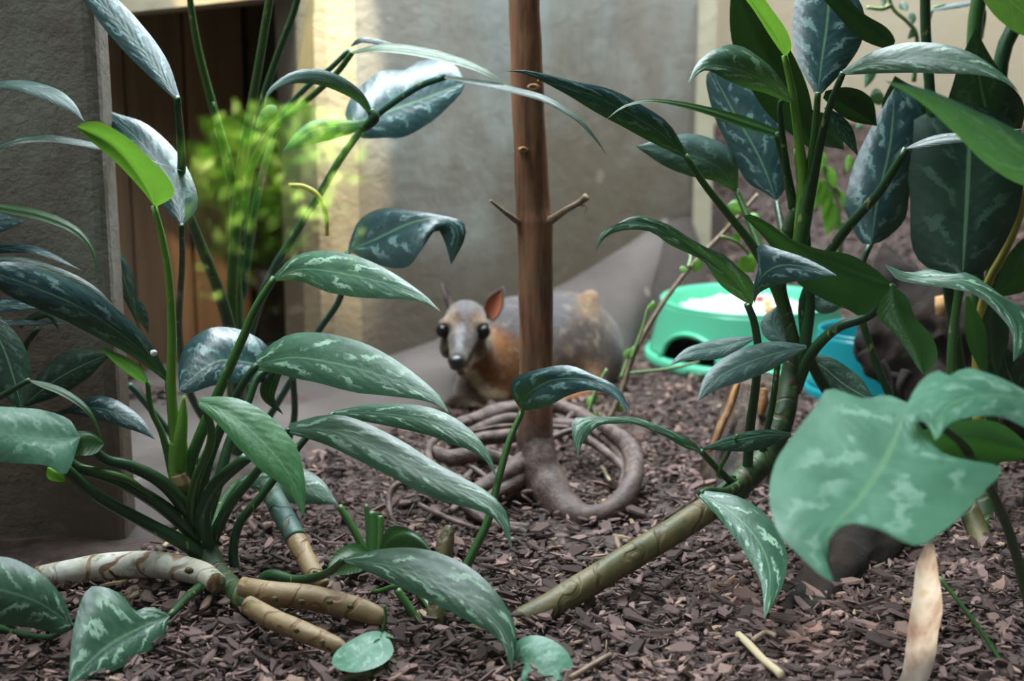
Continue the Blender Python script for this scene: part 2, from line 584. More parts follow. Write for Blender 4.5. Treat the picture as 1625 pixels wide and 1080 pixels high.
def scatter_chips():
    rng = random.Random(11)
    shapes = [chip_shape(rng) for _ in range(24)]
    meshes = []
    for vs, fs in shapes:
        me = bpy.data.meshes.new('bark_chip')
        me.from_pydata(vs, [], fs)
        me.materials.append(M_CHIP)
        at = me.attributes.new('chip', 'FLOAT', 'POINT')
        meshes.append(me)
    places = []
    tries = 0
    while len(places) < 32000 and tries < 400000:
        tries += 1
        y = 0.98 + (rng.random() ** 1.25) * 2.35
        x = rng.uniform(-.40 * y - .05, .40 * y + .08)
        if behind_kerb(x, y):
            continue
        if y > 2.45 and x < .3:
            continue
        s = rng.uniform(.007, .017) if rng.random() < .75 else rng.uniform(.017, .030)
        places.append((y, x, s, rng.uniform(0, 2 * math.pi), rng.gauss(0, .32), rng.gauss(0, .32), rng.uniform(0, .011), rng.randrange(24)))
    # those that show largest: the near, big, top-lying ones inside the frame
    def size_seen(p):
        y, x, s = p[0], p[1], p[2]
        inside = abs(x) < .36 * y and y > 1.06
        return -(s / y) * (1 if inside else .01) * (.5 + p[6] * 60)
    places.sort(key=size_seen)
    near, rest = places[:295], places[295:]
    for i, (y, x, s, rz, rx, ry, up, k) in enumerate(near):
        o = bpy.data.objects.new('bark_chip', meshes[k])
        COL.objects.link(o)
        o.parent = FLOOR
        o.location = (x, y, hgt(x, y) + .004 + up)
        o.rotation_euler = (rx * .7, ry * .7, rz)
        o.scale = (s * 1.1,) * 3
    VS, FS, AT = [], [], []
    for (y, x, s, rz, rx, ry, up, k) in rest:
        vs, fs = shapes[k]
        b = len(VS)
        mt = Matrix.Translation((x, y, hgt(x, y) + .001 + up)) @ Matrix.Rotation(rz, 4, 'Z') @ Matrix.Rotation(rx, 4, 'X') @ Matrix.Rotation(ry, 4, 'Y') @ Matrix.Scale(s, 4)
        VS += [mt @ Vector(v) for v in vs]
        FS += [tuple(b + q for q in f) for f in fs]
        r = rng.random()
        AT += [r] * len(vs)
    o = mesh('bark_chips', VS, FS, M_CHIP, FLOOR, smooth=False)
    o['kind'] = 'stuff'
    a = o.data.attributes.new('chip', 'FLOAT', 'POINT')
    a.data.foreach_set('value', AT)


scatter_chips()

# ------------------------------------------------------------------ walls and kerb
WA, WB = W(522, 590, 2.10), W(1116, 300, 2.66)


def wallquad(name, a, b, z0, z1, th, mat, seg=40):
    """an upright slab from a to b in plan, th thick away from the camera, with a lightly uneven face"""
    d = Vector((b.x - a.x, b.y - a.y, 0))
    nrm = Vector((-d.y, d.x, 0)).normalized()
    if nrm.y < 0:
        nrm = -nrm
    vs, fs = [], []
    nz = 24
    for j in range(nz + 1):
        for i in range(seg + 1):
            p = Vector((a.x, a.y, z0)) + d * (i / seg) + Vector((0, 0, (z1 - z0) * j / nz))
            edge = min(1, min(i, seg - i) / 2)
            p -= nrm * .006 * noise.noise(p * 3.1) * edge
            if i in (0, seg):
                p += nrm * .012
            vs.append(p)
    for j in range(nz):
        for i in range(seg):
            q = j * (seg + 1) + i
            fs.append((q, q + 1, q + seg + 2, q + seg + 1))
    b0 = len(vs)
    A, B = Vector((a.x, a.y, 0)), Vector((b.x, b.y, 0))
    for p in (A + nrm * .012, B + nrm * .012, B + nrm * th, A + nrm * th):
        vs.append((p.x, p.y, z0))
    for p in (A + nrm * .012, B + nrm * .012, B + nrm * th, A + nrm * th):
        vs.append((p.x, p.y, z1))
    fs += [(b0, b0 + 3, b0 + 7, b0 + 4), (b0 + 2, b0 + 1, b0 + 5, b0 + 6), (b0 + 3, b0 + 2, b0 + 6, b0 + 7), (b0 + 4, b0 + 7, b0 + 6, b0 + 5)]
    return structure(mesh(name, vs, fs, mat, smooth=False))


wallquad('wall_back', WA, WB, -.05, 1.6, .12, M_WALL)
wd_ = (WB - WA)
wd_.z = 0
wallquad('sunlit_strip', Vector((WA.x, WA.y - .004, 0)) - wd_ * .002, Vector((WA.x, WA.y - .004, 0)) + wd_ * .088, -.04, 1.6, .06, concrete_mat('sunlit_strip_paint', (0.46, 0.39, 0.26), (0.54, 0.46, 0.32), (0.42, 0.38, 0.28), stain=(.3, .24, .15), mud_shade=(0.15, 0.115, 0.075)), seg=6)  # cream strip: sunlight on the wall's end put into the colour
PR = W(186, 640, 1.375)
pv, pf = boxverts((-1.3, 1.375, -.05), (PR.x, 1.43, 1.62))
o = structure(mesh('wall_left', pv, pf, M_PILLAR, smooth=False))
bm_ = o.modifiers.new('round', 'BEVEL')
bm_.width, bm_.segments = .012, 3
# beige wall far right with its upright corner strip
wallquad('wall_right', Vector((WB.x - .02, 3.5, 0)), Vector((2.4, 3.4, 0)), -.05, 1.7, .1, M_BEIGE)
RA, RB = Vector((WB.x + .005, 2.70, 0)), Vector((WB.x + .03, 3.5, 0))
vs, fs = boxverts((WB.x - .03, 2.67, 0), (WB.x + .004, 3.5, 1.6))
structure(mesh('wall_side', vs, fs, M_BEIGE, smooth=False))
vs, fs = boxverts((WB.x - .022, 2.628, .12), (WB.x + .012, 2.70, 1.6))
structure(mesh('trim_2', vs, fs, M_LINTEL, smooth=False))

# sloping concrete kerb between the mulch and the walls
KERB_UP = [(150, 660, 1.90), (200, 626, 1.94), (290, 618, 1.98), (430, 601, 2.05), (530, 592, 2.10), (640, 572, 2.13), (720, 540, 2.20), (870, 470, 2.36), (960, 420, 2.44), (1060, 350, 2.55)]
vs, fs = [], []
NK = 60
low = spline([(p.x, p.y, -.012) for p in KLP], NK)
upp = spline([tuple(W(*k)) for k in KERB_UP], NK)
bak = upp + np.array([0, .28, .004])
for i in range(NK):
    a, b, c = Vector(low[i]), Vector(upp[i]), Vector(bak[i])
    for t in (0, .12, .3, .5, .7, .88, 1):
        p = a.lerp(b, t)
        p.z += .012 * math.sin(math.pi * min(1, t * 1.3)) + .004 * noise.noise(p * 9)
        vs.append(p)
    vs.append(c)
for i in range(NK - 1):
    for j in range(7):
        q = i * 8 + j
        fs.append((q, q + 8, q + 9, q + 1))
KERB = structure(mesh('trim_1', vs, fs, M_KERB))
vs, fs = [], []
e0, e1 = Vector(low[-1]), Vector(upp[-1])
for i in range(12):
    t = i / 11
    a = e0 + Vector((.16 * t, .30 * t, .012 + .02 * t))
    b = e1 + Vector((.14 * t, .22 * t, -.004 * t))
    for j in range(6):
        p = a.lerp(b, j / 5)
        p.z += .003 * noise.noise(p * 9)
        vs.append(p)
for i in range(11):
    for j in range(5):
        q = i * 6 + j
        fs.append((q, q + 6, q + 7, q + 1))
structure(mesh('trim_3', vs, fs, M_KERB))

# roof slabs added to shade the planting, open under the skylight
for nm, lo_, hi_ in (('shade_ceiling', (-.28, .60, 1.62), (1.9, 1.66, 1.66)), ('shade_ceiling', (-1.6, .60, 1.62), (-.28, .74, 1.66)), ('shade_ceiling', (-1.6, 1.66, 1.62), (-1.0, 3.6, 1.66)), ('shade_ceiling', (1.3, 1.66, 1.62), (1.9, 3.6, 1.66))):
    vs, fs = boxverts(lo_, hi_)
    structure(mesh(nm, vs, fs, M_PILLAR, smooth=False))

for nm, lo_, hi_ in (('shade_ceiling', (.48, 1.66, 1.62), (1.3, 2.2, 1.66)), ('shade_eave', (-2.4, -.75, 1.30), (2.4, .64, 1.36)), ('wall_west', (-1.7, .60, -.9), (-1.6, 3.7, 1.66)), ('wall_east', (1.9, .60, -.9), (2.0, 3.7, 1.66))):  # unseen slab and eave added to shade the right side and front mulch
    vs, fs = boxverts(lo_, hi_)
    structure(mesh(nm, vs, fs, M_PILLAR, smooth=False))

# bark litter lying on the kerb below the doorway
rng = random.Random(9)
vs, fs, at_ = [], [], []
for i in range(70):
    c = W(rng.uniform(195, 292), 614, 1.955) 
    c = Vector((c.x, rng.uniform(1.90, 1.97), -.004 + .009 * rng.random() + .013))
    cv, cf = chip_shape(rng)
    b0 = len(vs)
    mt = Matrix.Translation(c) @ Matrix.Rotation(rng.uniform(0, 6.3), 4, 'Z') @ Matrix.Rotation(rng.gauss(0, .3), 4, 'X') @ Matrix.Scale(rng.uniform(.012, .028), 4)
    vs += [mt @ Vector(v) for v in cv]
    fs += [tuple(b0 + q for q in f) for f in cf]
    at_ += [rng.uniform(.5, 1)] * len(cv)
o = mesh('bark_chips', vs, fs, M_CHIP, KERB, smooth=False)
o['kind'] = 'stuff'
a = o.data.attributes.new('chip', 'FLOAT', 'POINT')
a.data.foreach_set('value', at_)

# boarded doorway in the recess
D0, D1 = W(150, 600, 2.02), W(560, 590, 2.42)
dv = Vector((D1.x - D0.x, D1.y - D0.y, 0))
dn = Vector((-dv.y, dv.x, 0)).normalized()
door = bpy.data.objects.new('door_1', None)
COL.objects.link(door)
door['kind'] = 'structure'
edges = [-.06, .16, .36, .585, .61, .80, 1.0]


def slab(name, p, q, z0, z1, off, th, mat, parent):
    a, b = D0 + dv * p, D0 + dv * q
    vs = []
    for z in (z0, z1):
        for P_, o_ in ((a, off), (b, off), (b, off + th), (a, off + th)):
            vs.append((P_.x + dn.x * o_, P_.y + dn.y * o_, z))
    f = [(0, 3, 2, 1), (4, 5, 6, 7), (0, 1, 5, 4), (1, 2, 6, 5), (2, 3, 7, 6), (3, 0, 4, 7)]
    o = mesh(name, vs, f, mat, parent, smooth=False)
    md = o.modifiers.new('edge', 'BEVEL')
    md.width, md.segments = .004, 2
    return o


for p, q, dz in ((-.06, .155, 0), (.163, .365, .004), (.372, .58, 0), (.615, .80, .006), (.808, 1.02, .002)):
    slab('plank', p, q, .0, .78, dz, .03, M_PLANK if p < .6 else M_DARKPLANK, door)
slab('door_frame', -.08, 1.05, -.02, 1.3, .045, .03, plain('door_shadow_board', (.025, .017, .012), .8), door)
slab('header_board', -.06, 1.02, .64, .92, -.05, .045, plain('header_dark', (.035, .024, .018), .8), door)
# pale lintel above and a board standing in for a reflection
lp = [W(140, 26, 1.96), W(520, -14, 2.16)]
vs = []
for z in (0, .3):
    for a, dy in ((lp[0], 0), (lp[1], 0), (lp[1], .2), (lp[0], .2)):
        vs.append((a.x, a.y + dy, a.z + z))
structure(mesh('lintel', vs, [(0, 3, 2, 1), (4, 5, 6, 7), (0, 1, 5, 4), (1, 2, 6, 5), (2, 3, 7, 6), (3, 0, 4, 7)], M_LINTEL, smooth=False))
bd = thing('reflection_panel', 'added pale board hanging askew under the lintel in the dark recess', 'panel', W(490, 10, 2.12))
q = [(494, -20, 2.10), (523, -20, 2.12), (519, 176, 2.12), (464, 158, 2.10)]
vs = [W(*k) for k in q] + [W(*k) + Vector((-.004, .02, 0)) for k in q]
mesh('plank', vs, [(0, 1, 2, 3), (7, 6, 5, 4), (0, 4, 5, 1), (1, 5, 6, 2), (2, 6, 7, 3), (3, 7, 4, 0)], M_REFLECTION, bd, smooth=False)
# the visitors' side of the glass
vs, fs = boxverts((-40, -60, -1.0), (40, .60, -.92))
structure(mesh('path', vs, fs, M_PATH, smooth=False))
vs, fs = boxverts((-2.4, .58, -.95), (2.4, .64, -.035))
structure(mesh('wall_front', vs, fs, M_PILLAR, smooth=False))

# ------------------------------------------------------------------ leaf builder
PROF_T = [0, .04, .12, .22, .34, .48, .62, .76, .88, .95, 1]
PROF_W = [.05, .36, .72, .93, 1.0, .95, .80, .56, .27, .10, .0]


def leaf(plant, mid, a=20, b=20, Y=(1.25, 1.2), mat='mid', tilt=0.75, fold=0.25, under=False, name='leaf', cup=0.10, wave=0.05, N=22, label=None):
    """One leaf. mid: midrib pixels from base to tip. a / b: what lies left / right of the way from base to tip,
    a half width in pixels, a list of them, or a list of outline pixels. Y: depth at base .. tip (or one per mid point)."""
    if len(Y) == len(mid) and len(mid) > 2:
        yy = list(Y)
    else:
        L = [0]
        for p, q in zip(mid[:-1], mid[1:]):
            L.append(L[-1] + math.dist(p, q))
        yy = [Y[0] + (Y[-1] - Y[0]) * l / L[-1] for l in L]
    C = spline([(x, y, d) for (x, y), d in zip(mid, yy)], N)
    C2 = C[:, :2]
    T = np.gradient(C2, axis=0)
    T /= np.linalg.norm(T, axis=1)[:, None] + 1e-9
    for _ in range(3):
        T[1:-1] = (T[:-2] + 2 * T[1:-1] + T[2:]) / 4
    T /= np.linalg.norm(T, axis=1)[:, None] + 1e-9
    NL = np.stack([T[:, 1], -T[:, 0]], 1)
    tt = np.linspace(0, 1, N)

    def edge(spec, sgn):
        if isinstance(spec, (int, float)):
            w = spec * np.interp(tt, PROF_T, PROF_W)
            return C2 + sgn * NL * w[:, None]
        if isinstance(spec[0], (int, float)):
            k = np.linspace(0, 1, len(spec))
            w = spline(list(zip(k, spec)), N * 2)
            w = np.interp(tt, w[:, 0], w[:, 1])
            return C2 + sgn * NL * w[:, None]
        pts = [mid[0]] + list(spec) + [mid[-1]]
        return spline(pts, N)
    EA, EB = edge(a, 1), edge(b, -1)
    seed = random.uniform(0, 90)
    cols = 4
    vs, uv = [], []
    for i in range(N):
        c = Vector(W(C[i, 0], C[i, 1], C[i, 2]))
        row = []
        for E, sgn in ((EA, -1), (EB, 1)):
            e2 = E[i]
            flat = W(e2[0], e2[1], C[i, 2]) - c
            dY = tilt * flat.z + fold * flat.length
            # the tip of a lobe does not run away in depth
            dY = max(-.09, min(.09, dY))
            e3 = W(e2[0], e2[1], C[i, 2] + dY)
            row.append(e3)
        ea, eb = row
        side = (eb - ea)
        tng = Vector(W(*C[min(i + 1, N - 1)])) - Vector(W(*C[max(i - 1, 0)]))
        nm = side.cross(tng)
        if nm.length > 1e-9:
            nm.normalize()
        if nm.dot(CAM - c) < 0:
            nm = -nm
        if under:
            nm = -nm
        for s in range(cols, 0, -1):
            f = s / cols
            p = c.lerp(ea, f)
            wdt = (ea - c).length
            p += nm * wdt * (cup * math.sin(math.pi * f) + wave * f * f * noise.noise(Vector((tt[i] * 5, seed, 1))))
            vs.append(p)
            uv.append((.5 - f / 2, tt[i]))
        vs.append(c)
        uv.append((.5, tt[i]))
        for s in range(1, cols + 1):
            f = s / cols
            p = c.lerp(eb, f)
            wdt = (eb - c).length
            p += nm * wdt * (cup * math.sin(math.pi * f) + wave * f * f * noise.noise(Vector((tt[i] * 5, seed, 9))))
            vs.append(p)
            uv.append((.5 + f / 2, tt[i]))
    R = 2 * cols + 1
    fs = []
    for i in range(N - 1):
        for j in range(R - 1):
            q = i * R + j
            fs.append((q, q + 1, q + R + 1, q + R))
    # the upper face of the leaf carries the outward normals
    tot = Vector((0, 0, 0))
    for f in fs[::3]:
        tot += (vs[f[1]] - vs[f[0]]).cross(vs[f[3]] - vs[f[0]])
    cen = vs[(N // 2) * R + cols]
    facing = tot.dot(CAM - cen) > 0
    if facing == under:
        fs = [tuple(reversed(f)) for f in fs]
    o = mesh(name, vs, fs, LM[mat], plant, uvs=uv)
    if label:
        o['label'] = label
    return o


def gtube(name, pts, mat, parent, **kw):
    """rows (px, py, z above the ground, radius in pixels)"""
    rows = []
    for x, y, z, r_ in pts:
        p = G(x, y, z)
        rows.append((p.x, p.y, p.z, r_ * p.y / F))
    return tube(name, rows, mat, parent, **kw)


def stalk(plant, pts, mat='mid', r=(5, 7), Y=(1.25, 1.25), name='leaf_stalk'):
    """pts pixels from the leaf down to the crown; r radius in pixels at either end"""
    n = len(pts)
    L = [0]
    for p, q in zip(pts[:-1], pts[1:]):
        L.append(L[-1] + math.dist(p, q))
    yy = Y if len(Y) == n and n > 2 else [Y[0] + (Y[-1] - Y[0]) * l / L[-1] for l in L]
    rows = [(x, y, d, r[0] + (r[1] - r[0]) * l / L[-1]) for (x, y), d, l in zip(pts, yy, L)]
    return ptube(name, rows, SM[mat], plant, sides=9)



# ------------------------------------------------------------------ the slender tree with its pot-bound ring of roots
tree = thing('sapling_tree', 'slender reddish brown tree trunk rising from a ring of coiled roots', 'tree', (W(850, 791, 1.5).x, 1.5, 0))
ptube('trunk', [(830, -60, 1.5, 24.5), (833, 40, 1.5, 24.5), (837, 140, 1.5, 25.5), (841, 230, 1.5, 26), (846, 330, 1.5, 28), (848, 348, 1.5, 31), (849, 370, 1.5, 28.5),
                (850, 450, 1.5, 28), (851, 560, 1.5, 27.5), (850, 640, 1.5, 28), (849, 700, 1.5, 31), (851, 745, 1.5, 38), (855, 785, 1.49, 50), (855, 805, 1.48, 58)],
      M_TRUNK, tree, n=90, sides=22, wob=.05)
ROOTS = [
    [(850, 660, 1.5, 20), (853, 715, 1.492, 31), (866, 765, 1.472, 34), (902, 810, 1.435, 27), (948, 818, 1.42, 20), (986, 795, 1.43, 18), (1006, 752, 1.47, 17), (1002, 715, 1.52, 16), (975, 688, 1.56, 14), (945, 672, 1.6, 12), (915, 655, 1.64, 12), (885, 645, 1.66, 12), (840, 645, 1.67, 11)],
    [(870, 652, 1.66, 13), (835, 646, 1.67, 14), (795, 652, 1.66, 14), (757, 664, 1.63, 12), (728, 670, 1.6, 8), (712, 680, 1.57, 5)],
    [(850, 672, 1.63, 9), (810, 664, 1.62, 10), (770, 676, 1.6, 10), (742, 688, 1.56, 9), (715, 700, 1.52, 8)],
    [(745, 668, 1.6, 6), (705, 686, 1.56, 6.5), (680, 712, 1.51, 7), (688, 742, 1.47, 6), (722, 770, 1.45, 5)],
    [(688, 716, 1.52, 12), (715, 726, 1.5, 14), (755, 720, 1.5, 13), (795, 728, 1.5, 12), (832, 745, 1.5, 14)],
    [(700, 778, 1.46, 5), (658, 768, 1.45, 5.5), (630, 768, 1.44, 5.5), (617, 788, 1.43, 5.5), (620, 816, 1.41, 5), (632, 838, 1.4, 4)],
    [(690, 782, 1.44, 6), (736, 804, 1.42, 7), (775, 828, 1.4, 7.5), (825, 842, 1.39, 7), (883, 852, 1.38, 7), (930, 852, 1.38, 6.5), (965, 842, 1.39, 5)],
    [(665, 800, 1.43, 4), (720, 826, 1.40, 5), (790, 850, 1.385, 5), (850, 862, 1.375, 5), (905, 862, 1.375, 4)],
    [(740, 686, 1.56, 3), (795, 677, 1.58, 4.5), (850, 676, 1.60, 4), (905, 678, 1.58, 4)],
    [(860, 702, 1.54, 5), (885, 690, 1.56, 5.5), (912, 682, 1.57, 5), (930, 690, 1.56, 4)],
    [(880, 690, 1.60, 5), (898, 668, 1.62, 5.5), (916, 653, 1.64, 6), (934, 662, 1.62, 6), (955, 690, 1.57, 5)],
    [(905, 690, 1.58, 7), (936, 700, 1.56, 7), (968, 722, 1.53, 7.5), (990, 746, 1.5, 7), (985, 772, 1.47, 6)],
    [(838, 730, 1.49, 22), (806, 752, 1.47, 18), (768, 772, 1.45, 14), (738, 792, 1.43, 10), (715, 812, 1.41, 6)],
    [(728, 770, 1.46, 7), (752, 745, 1.49, 6), (766, 736, 1.5, 6), (790, 750, 1.49, 6)],
    [(835, 755, 1.48, 16), (800, 775, 1.455, 13), (770, 795, 1.435, 12), (760, 815, 1.42, 10), (790, 832, 1.40, 9), (840, 838, 1.395, 8)],
    [(845, 690, 1.58, 12), (800, 692, 1.575, 12), (760, 697, 1.56, 11), (725, 708, 1.54, 10), (705, 730, 1.51, 9), (712, 752, 1.485, 8), (745, 766, 1.47, 8)],
    [(880, 672, 1.62, 9), (925, 676, 1.60, 9), (960, 695, 1.57, 9), (985, 722, 1.53, 9), (992, 755, 1.49, 8)],
    [(735, 735, 1.5, 5), (760, 748, 1.48, 5), (786, 770, 1.46, 5), (800, 792, 1.44, 4)],
]
for i, r in enumerate(ROOTS):
    ptube('root', r, M_ROOT, tree, n=len(r) * 7, sides=12, wob=.16, seed=i * 3.7)
for pts in ([(852, 352, 1.5, 9), (872, 350, 1.485, 7), (900, 332, 1.47, 5.5), (918, 322, 1.465, 5), (931, 312, 1.46, 6)],
            [(845, 352, 1.5, 9), (826, 354, 1.49, 6), (806, 340, 1.48, 4), (778, 318, 1.47, 2)]):
    ptube('twig', pts, M_STICK, tree, sides=9, wob=.2)
ptube('twig', [(920, 325, 1.465, 2), (930, 328, 1.46, 1.4), (927, 340, 1.46, 1)], M_STRAW, tree, sides=6)
for (x, y, r) in ((846, 138, 9), (831, 237, 7), (858, 128, 5)):
    c = W(x, y, 1.5 - .0165)
    rr = r * 1.5 / F
    vs, fs = [], []
    for j, (q, dz) in enumerate(((1.25, .004), (1.0, -.002), (.7, -.0035), (.35, -.001))):
        for k in range(14):
            a = 2 * math.pi * k / 14
            vs.append(c + Vector((math.cos(a) * rr * q, dz, math.sin(a) * rr * q * .55)))
    for j in range(3):
        for k in range(14):
            k2 = (k + 1) % 14
            fs.append((j * 14 + k, j * 14 + k2, j * 14 + 14 + k2, j * 14 + 14 + k))
    fs.append(tuple(range(42, 56)))
    mesh('branch_scar', vs, fs, M_CUT, tree)


# ------------------------------------------------------------------ smooth bodies from distance fields
def surface_nets(fn, lo, hi, h):
    lo, hi = np.array(lo), np.array(hi)
    n = np.ceil((hi - lo) / h).astype(int) + 1
    ax = [lo[i] + h * np.arange(n[i]) for i in range(3)]
    X, Yg, Z = np.meshgrid(*ax, indexing='ij')
    D = fn(X, Yg, Z)
    ins = D < 0
    S = [slice(None, -1), slice(1, None)]
    cnt = np.zeros(tuple(n - 1))
    pos = np.zeros(tuple(n - 1) + (3,))
    num = np.zeros(tuple(n - 1), dtype=int)
    for a in (0, 1):
        for b in (0, 1):
            for c in (0, 1):
                num += ins[S[a], S[b], S[c]]
    act = (num > 0) & (num < 8)
    for axis in range(3):
        o1, o2 = [k for k in range(3) if k != axis]
        for p in (0, 1):
            for q in (0, 1):
                i0, i1 = [0] * 3, [0] * 3
                i0[o1] = i1[o1] = p
                i0[o2] = i1[o2] = q
                i1[axis] = 1
                A = D[S[i0[0]], S[i0[1]], S[i0[2]]]
                B = D[S[i1[0]], S[i1[1]], S[i1[2]]]
                x = (A < 0) != (B < 0)
                t = np.where(x, A / np.where(x, A - B, 1), 0)
                cnt += x
                off = np.array(i0, dtype=float)
                for k in range(3):
                    pos[..., k] += np.where(x, off[k] + (t if k == axis else 0), 0)
    idx = -np.ones(tuple(n - 1), dtype=int)
    cells = np.argwhere(act)
    idx[act] = np.arange(len(cells))
    V = lo + h * (cells + pos[act] / cnt[act][:, None])
    faces = []
    for axis in range(3):
        o1, o2 = (axis + 1) % 3, (axis + 2) % 3
        sl0 = [slice(None)] * 3
        sl1 = [slice(None)] * 3
        sl0[axis], sl1[axis] = slice(None, -1), slice(1, None)
        a, b = ins[tuple(sl0)], ins[tuple(sl1)]
        E = np.argwhere(a != b)
        ok = (E[:, o1] > 0) & (E[:, o2] > 0) & (E[:, o1] < n[o1] - 1) & (E[:, o2] < n[o2] - 1)
        E = E[ok]
        sign = a[E[:, 0], E[:, 1], E[:, 2]]
        q = []
        for d1, d2 in ((-1, -1), (0, -1), (0, 0), (-1, 0)):
            c = E.copy()
            c[:, o1] += d1
            c[:, o2] += d2
            q.append(idx[c[:, 0], c[:, 1], c[:, 2]])
        Q = np.stack(q, 1)
        Q[~sign] = Q[~sign][:, ::-1]
        faces.append(Q)
    return V, np.vstack(faces)


def capsule(X, Y, Z, a, b, ra, rb):
    a, b = np.array(a), np.array(b)
    d = b - a
    t = np.clip(((X - a[0]) * d[0] + (Y - a[1]) * d[1] + (Z - a[2]) * d[2]) / (d @ d), 0, 1)
    return np.sqrt((X - a[0] - t * d[0]) ** 2 + (Y - a[1] - t * d[1]) ** 2 + (Z - a[2] - t * d[2]) ** 2) - (ra + (rb - ra) * t)


def ellip(X, Y, Z, c, r):
    k0 = np.sqrt(((X - c[0]) / r[0]) ** 2 + ((Y - c[1]) / r[1]) ** 2 + ((Z - c[2]) / r[2]) ** 2)
    return (k0 - 1) * min(r)


def smin(a, b, k):
    h = np.clip(.5 + .5 * (b - a) / k, 0, 1)
    return b * (1 - h) + a * h - k * h * (1 - h)


def mm(p, Y):
    return p * Y / F


def cap_(X, Y, Z, p, q):
    """p, q: (px, py, Y, r px)"""
    return capsule(X, Y, Z, W(*p[:3]), W(*q[:3]), mm(p[3], p[2]), mm(q[3], q[2]))


# ------------------------------------------------------------------ the mouse-deer
deer = thing('mouse_deer', 'small brown and grey hoofed mouse-deer crouching behind the coiled roots, facing out', 'animal', (W(860, 640, 2.0).x, 2.0, 0))


def deer_sdf(X, Y, Z):
    body = cap_(X, Y, Z, (818, 562, 2.00, 94), (892, 560, 2.06, 98))
    body = smin(body, cap_(X, Y, Z, (900, 548, 2.07, 80), (924, 556, 2.08, 62)), .02)
    body = smin(body, cap_(X, Y, Z, (765, 622, 1.94, 44), (812, 610, 1.98, 70)), .03)
    neck = cap_(X, Y, Z, (750, 545, 1.915, 28), (786, 600, 1.96, 50))
    d = smin(body, neck, .02)
    # haunch, hind foot, folded fore legs
    d = smin(d, cap_(X, Y, Z, (942, 560, 2.03, 40), (930, 615, 1.985, 30)), .015)
    d = smin(d, cap_(X, Y, Z, (948, 622, 1.96, 15), (885, 640, 1.925, 9)), .008)
    d = smin(d, cap_(X, Y, Z, (790, 628, 1.92, 18), (716, 640, 1.895, 10)), .010)
    d = smin(d, cap_(X, Y, Z, (716, 640, 1.895, 10), (770, 652, 1.885, 9)), .008)
    d = smin(d, cap_(X, Y, Z, (742, 622, 1.93, 22), (730, 640, 1.90, 12)), .010)
    # short raised tail
    d = smin(d, cap_(X, Y, Z, (936, 512, 2.03, 17), (937, 474, 2.05, 15)), .008)
    # head
    h = ellip(X, Y, Z, W(739, 507, 1.885), (mm(34, 1.87), .036, mm(32, 1.87)))
    h = smin(h, cap_(X, Y, Z, (738, 520, 1.868, 29), (727, 570, 1.808, 14)), .012)
    h = smin(h, cap_(X, Y, Z, (727, 570, 1.806, 14), (724, 578, 1.798, 12)), .004)
    h = smin(h, cap_(X, Y, Z, (744, 552, 1.875, 24), (732, 588, 1.822, 9)), .010)
    h = smin(h, ellip(X, Y, Z, W(758, 548, 1.875), (mm(19, 1.87), .022, mm(22, 1.87))), .008)
    h = smin(h, ellip(X, Y, Z, W(712, 548, 1.875), (mm(16, 1.87), .022, mm(22, 1.87))), .008)
    # brow ridges over the eyes
    h = smin(h, ellip(X, Y, Z, W(763, 514, 1.862), (mm(13, 1.87), .012, mm(9, 1.87))), .006)
    h = smin(h, ellip(X, Y, Z, W(708, 513, 1.862), (mm(13, 1.87), .012, mm(9, 1.87))), .006)
    # eye sockets
    for (x, y) in ((703, 525), (768, 526)):
        s = ellip(X, Y, Z, W(x, y, 1.845), (mm(11, 1.85), .010, mm(11, 1.85)))
        h = -smin(-h, s, .004)
    # mouth line
    s = cap_(X, Y, Z, (722, 588, 1.795, 1.6), (745, 580, 1.835, 1.6))
    h = -smin(-h, s, .002)
    d = smin(d, h, .008)
    return np.maximum(d, .004 - Z)


lo = W(680, 560, 1.9)
hi = W(1005, 560, 2.1)
V, Q = surface_nets(deer_sdf, (lo.x, 1.765, -.002), (hi.x, 2.18, .215), .0031)
for it in range(2):      # relax the net a little
    acc = np.zeros_like(V)
    cn = np.zeros(len(V))
    for a, b in ((0, 1), (1, 2), (2, 3), (3, 0)):
        np.add.at(acc, Q[:, a], V[Q[:, b]])
        np.add.at(acc, Q[:, b], V[Q[:, a]])
        np.add.at(cn, Q[:, a], 1)
        np.add.at(cn, Q[:, b], 1)
    V = V * .6 + .4 * acc / cn[:, None]
o = mesh('body', V.tolist(), Q.tolist(), None, deer)

# coat: patches around places on the animal, some light and shade painted in
GREY, BROWN, ORANGE = (0.092, 0.081, 0.086), (0.085, 0.052, 0.032), (0.235, 0.085, 0.017)
CREAM, DARK, TAN = (0.50, 0.38, 0.24), (0.028, 0.019, 0.014), (0.20, 0.12, 0.065)
c = np.tile(np.array(BROWN), (len(V), 1))
zz = np.clip((V[:, 2] - .035) / .07, 0, 1)[:, None]
c = np.array(ORANGE) * (1 - zz) ** 1.0 + np.array(GREY) * zz


def dab(p, r, col, k=1.0):
    global c
    q = np.array(W(*p))
    d = np.linalg.norm((V - q) * np.array([1, .15, 1]), axis=1) / mm(r, p[2])
    w = (np.clip(1.35 - d, 0, .7) / .7 * k)[:, None]
    c = c * (1 - w) + np.array(col) * w


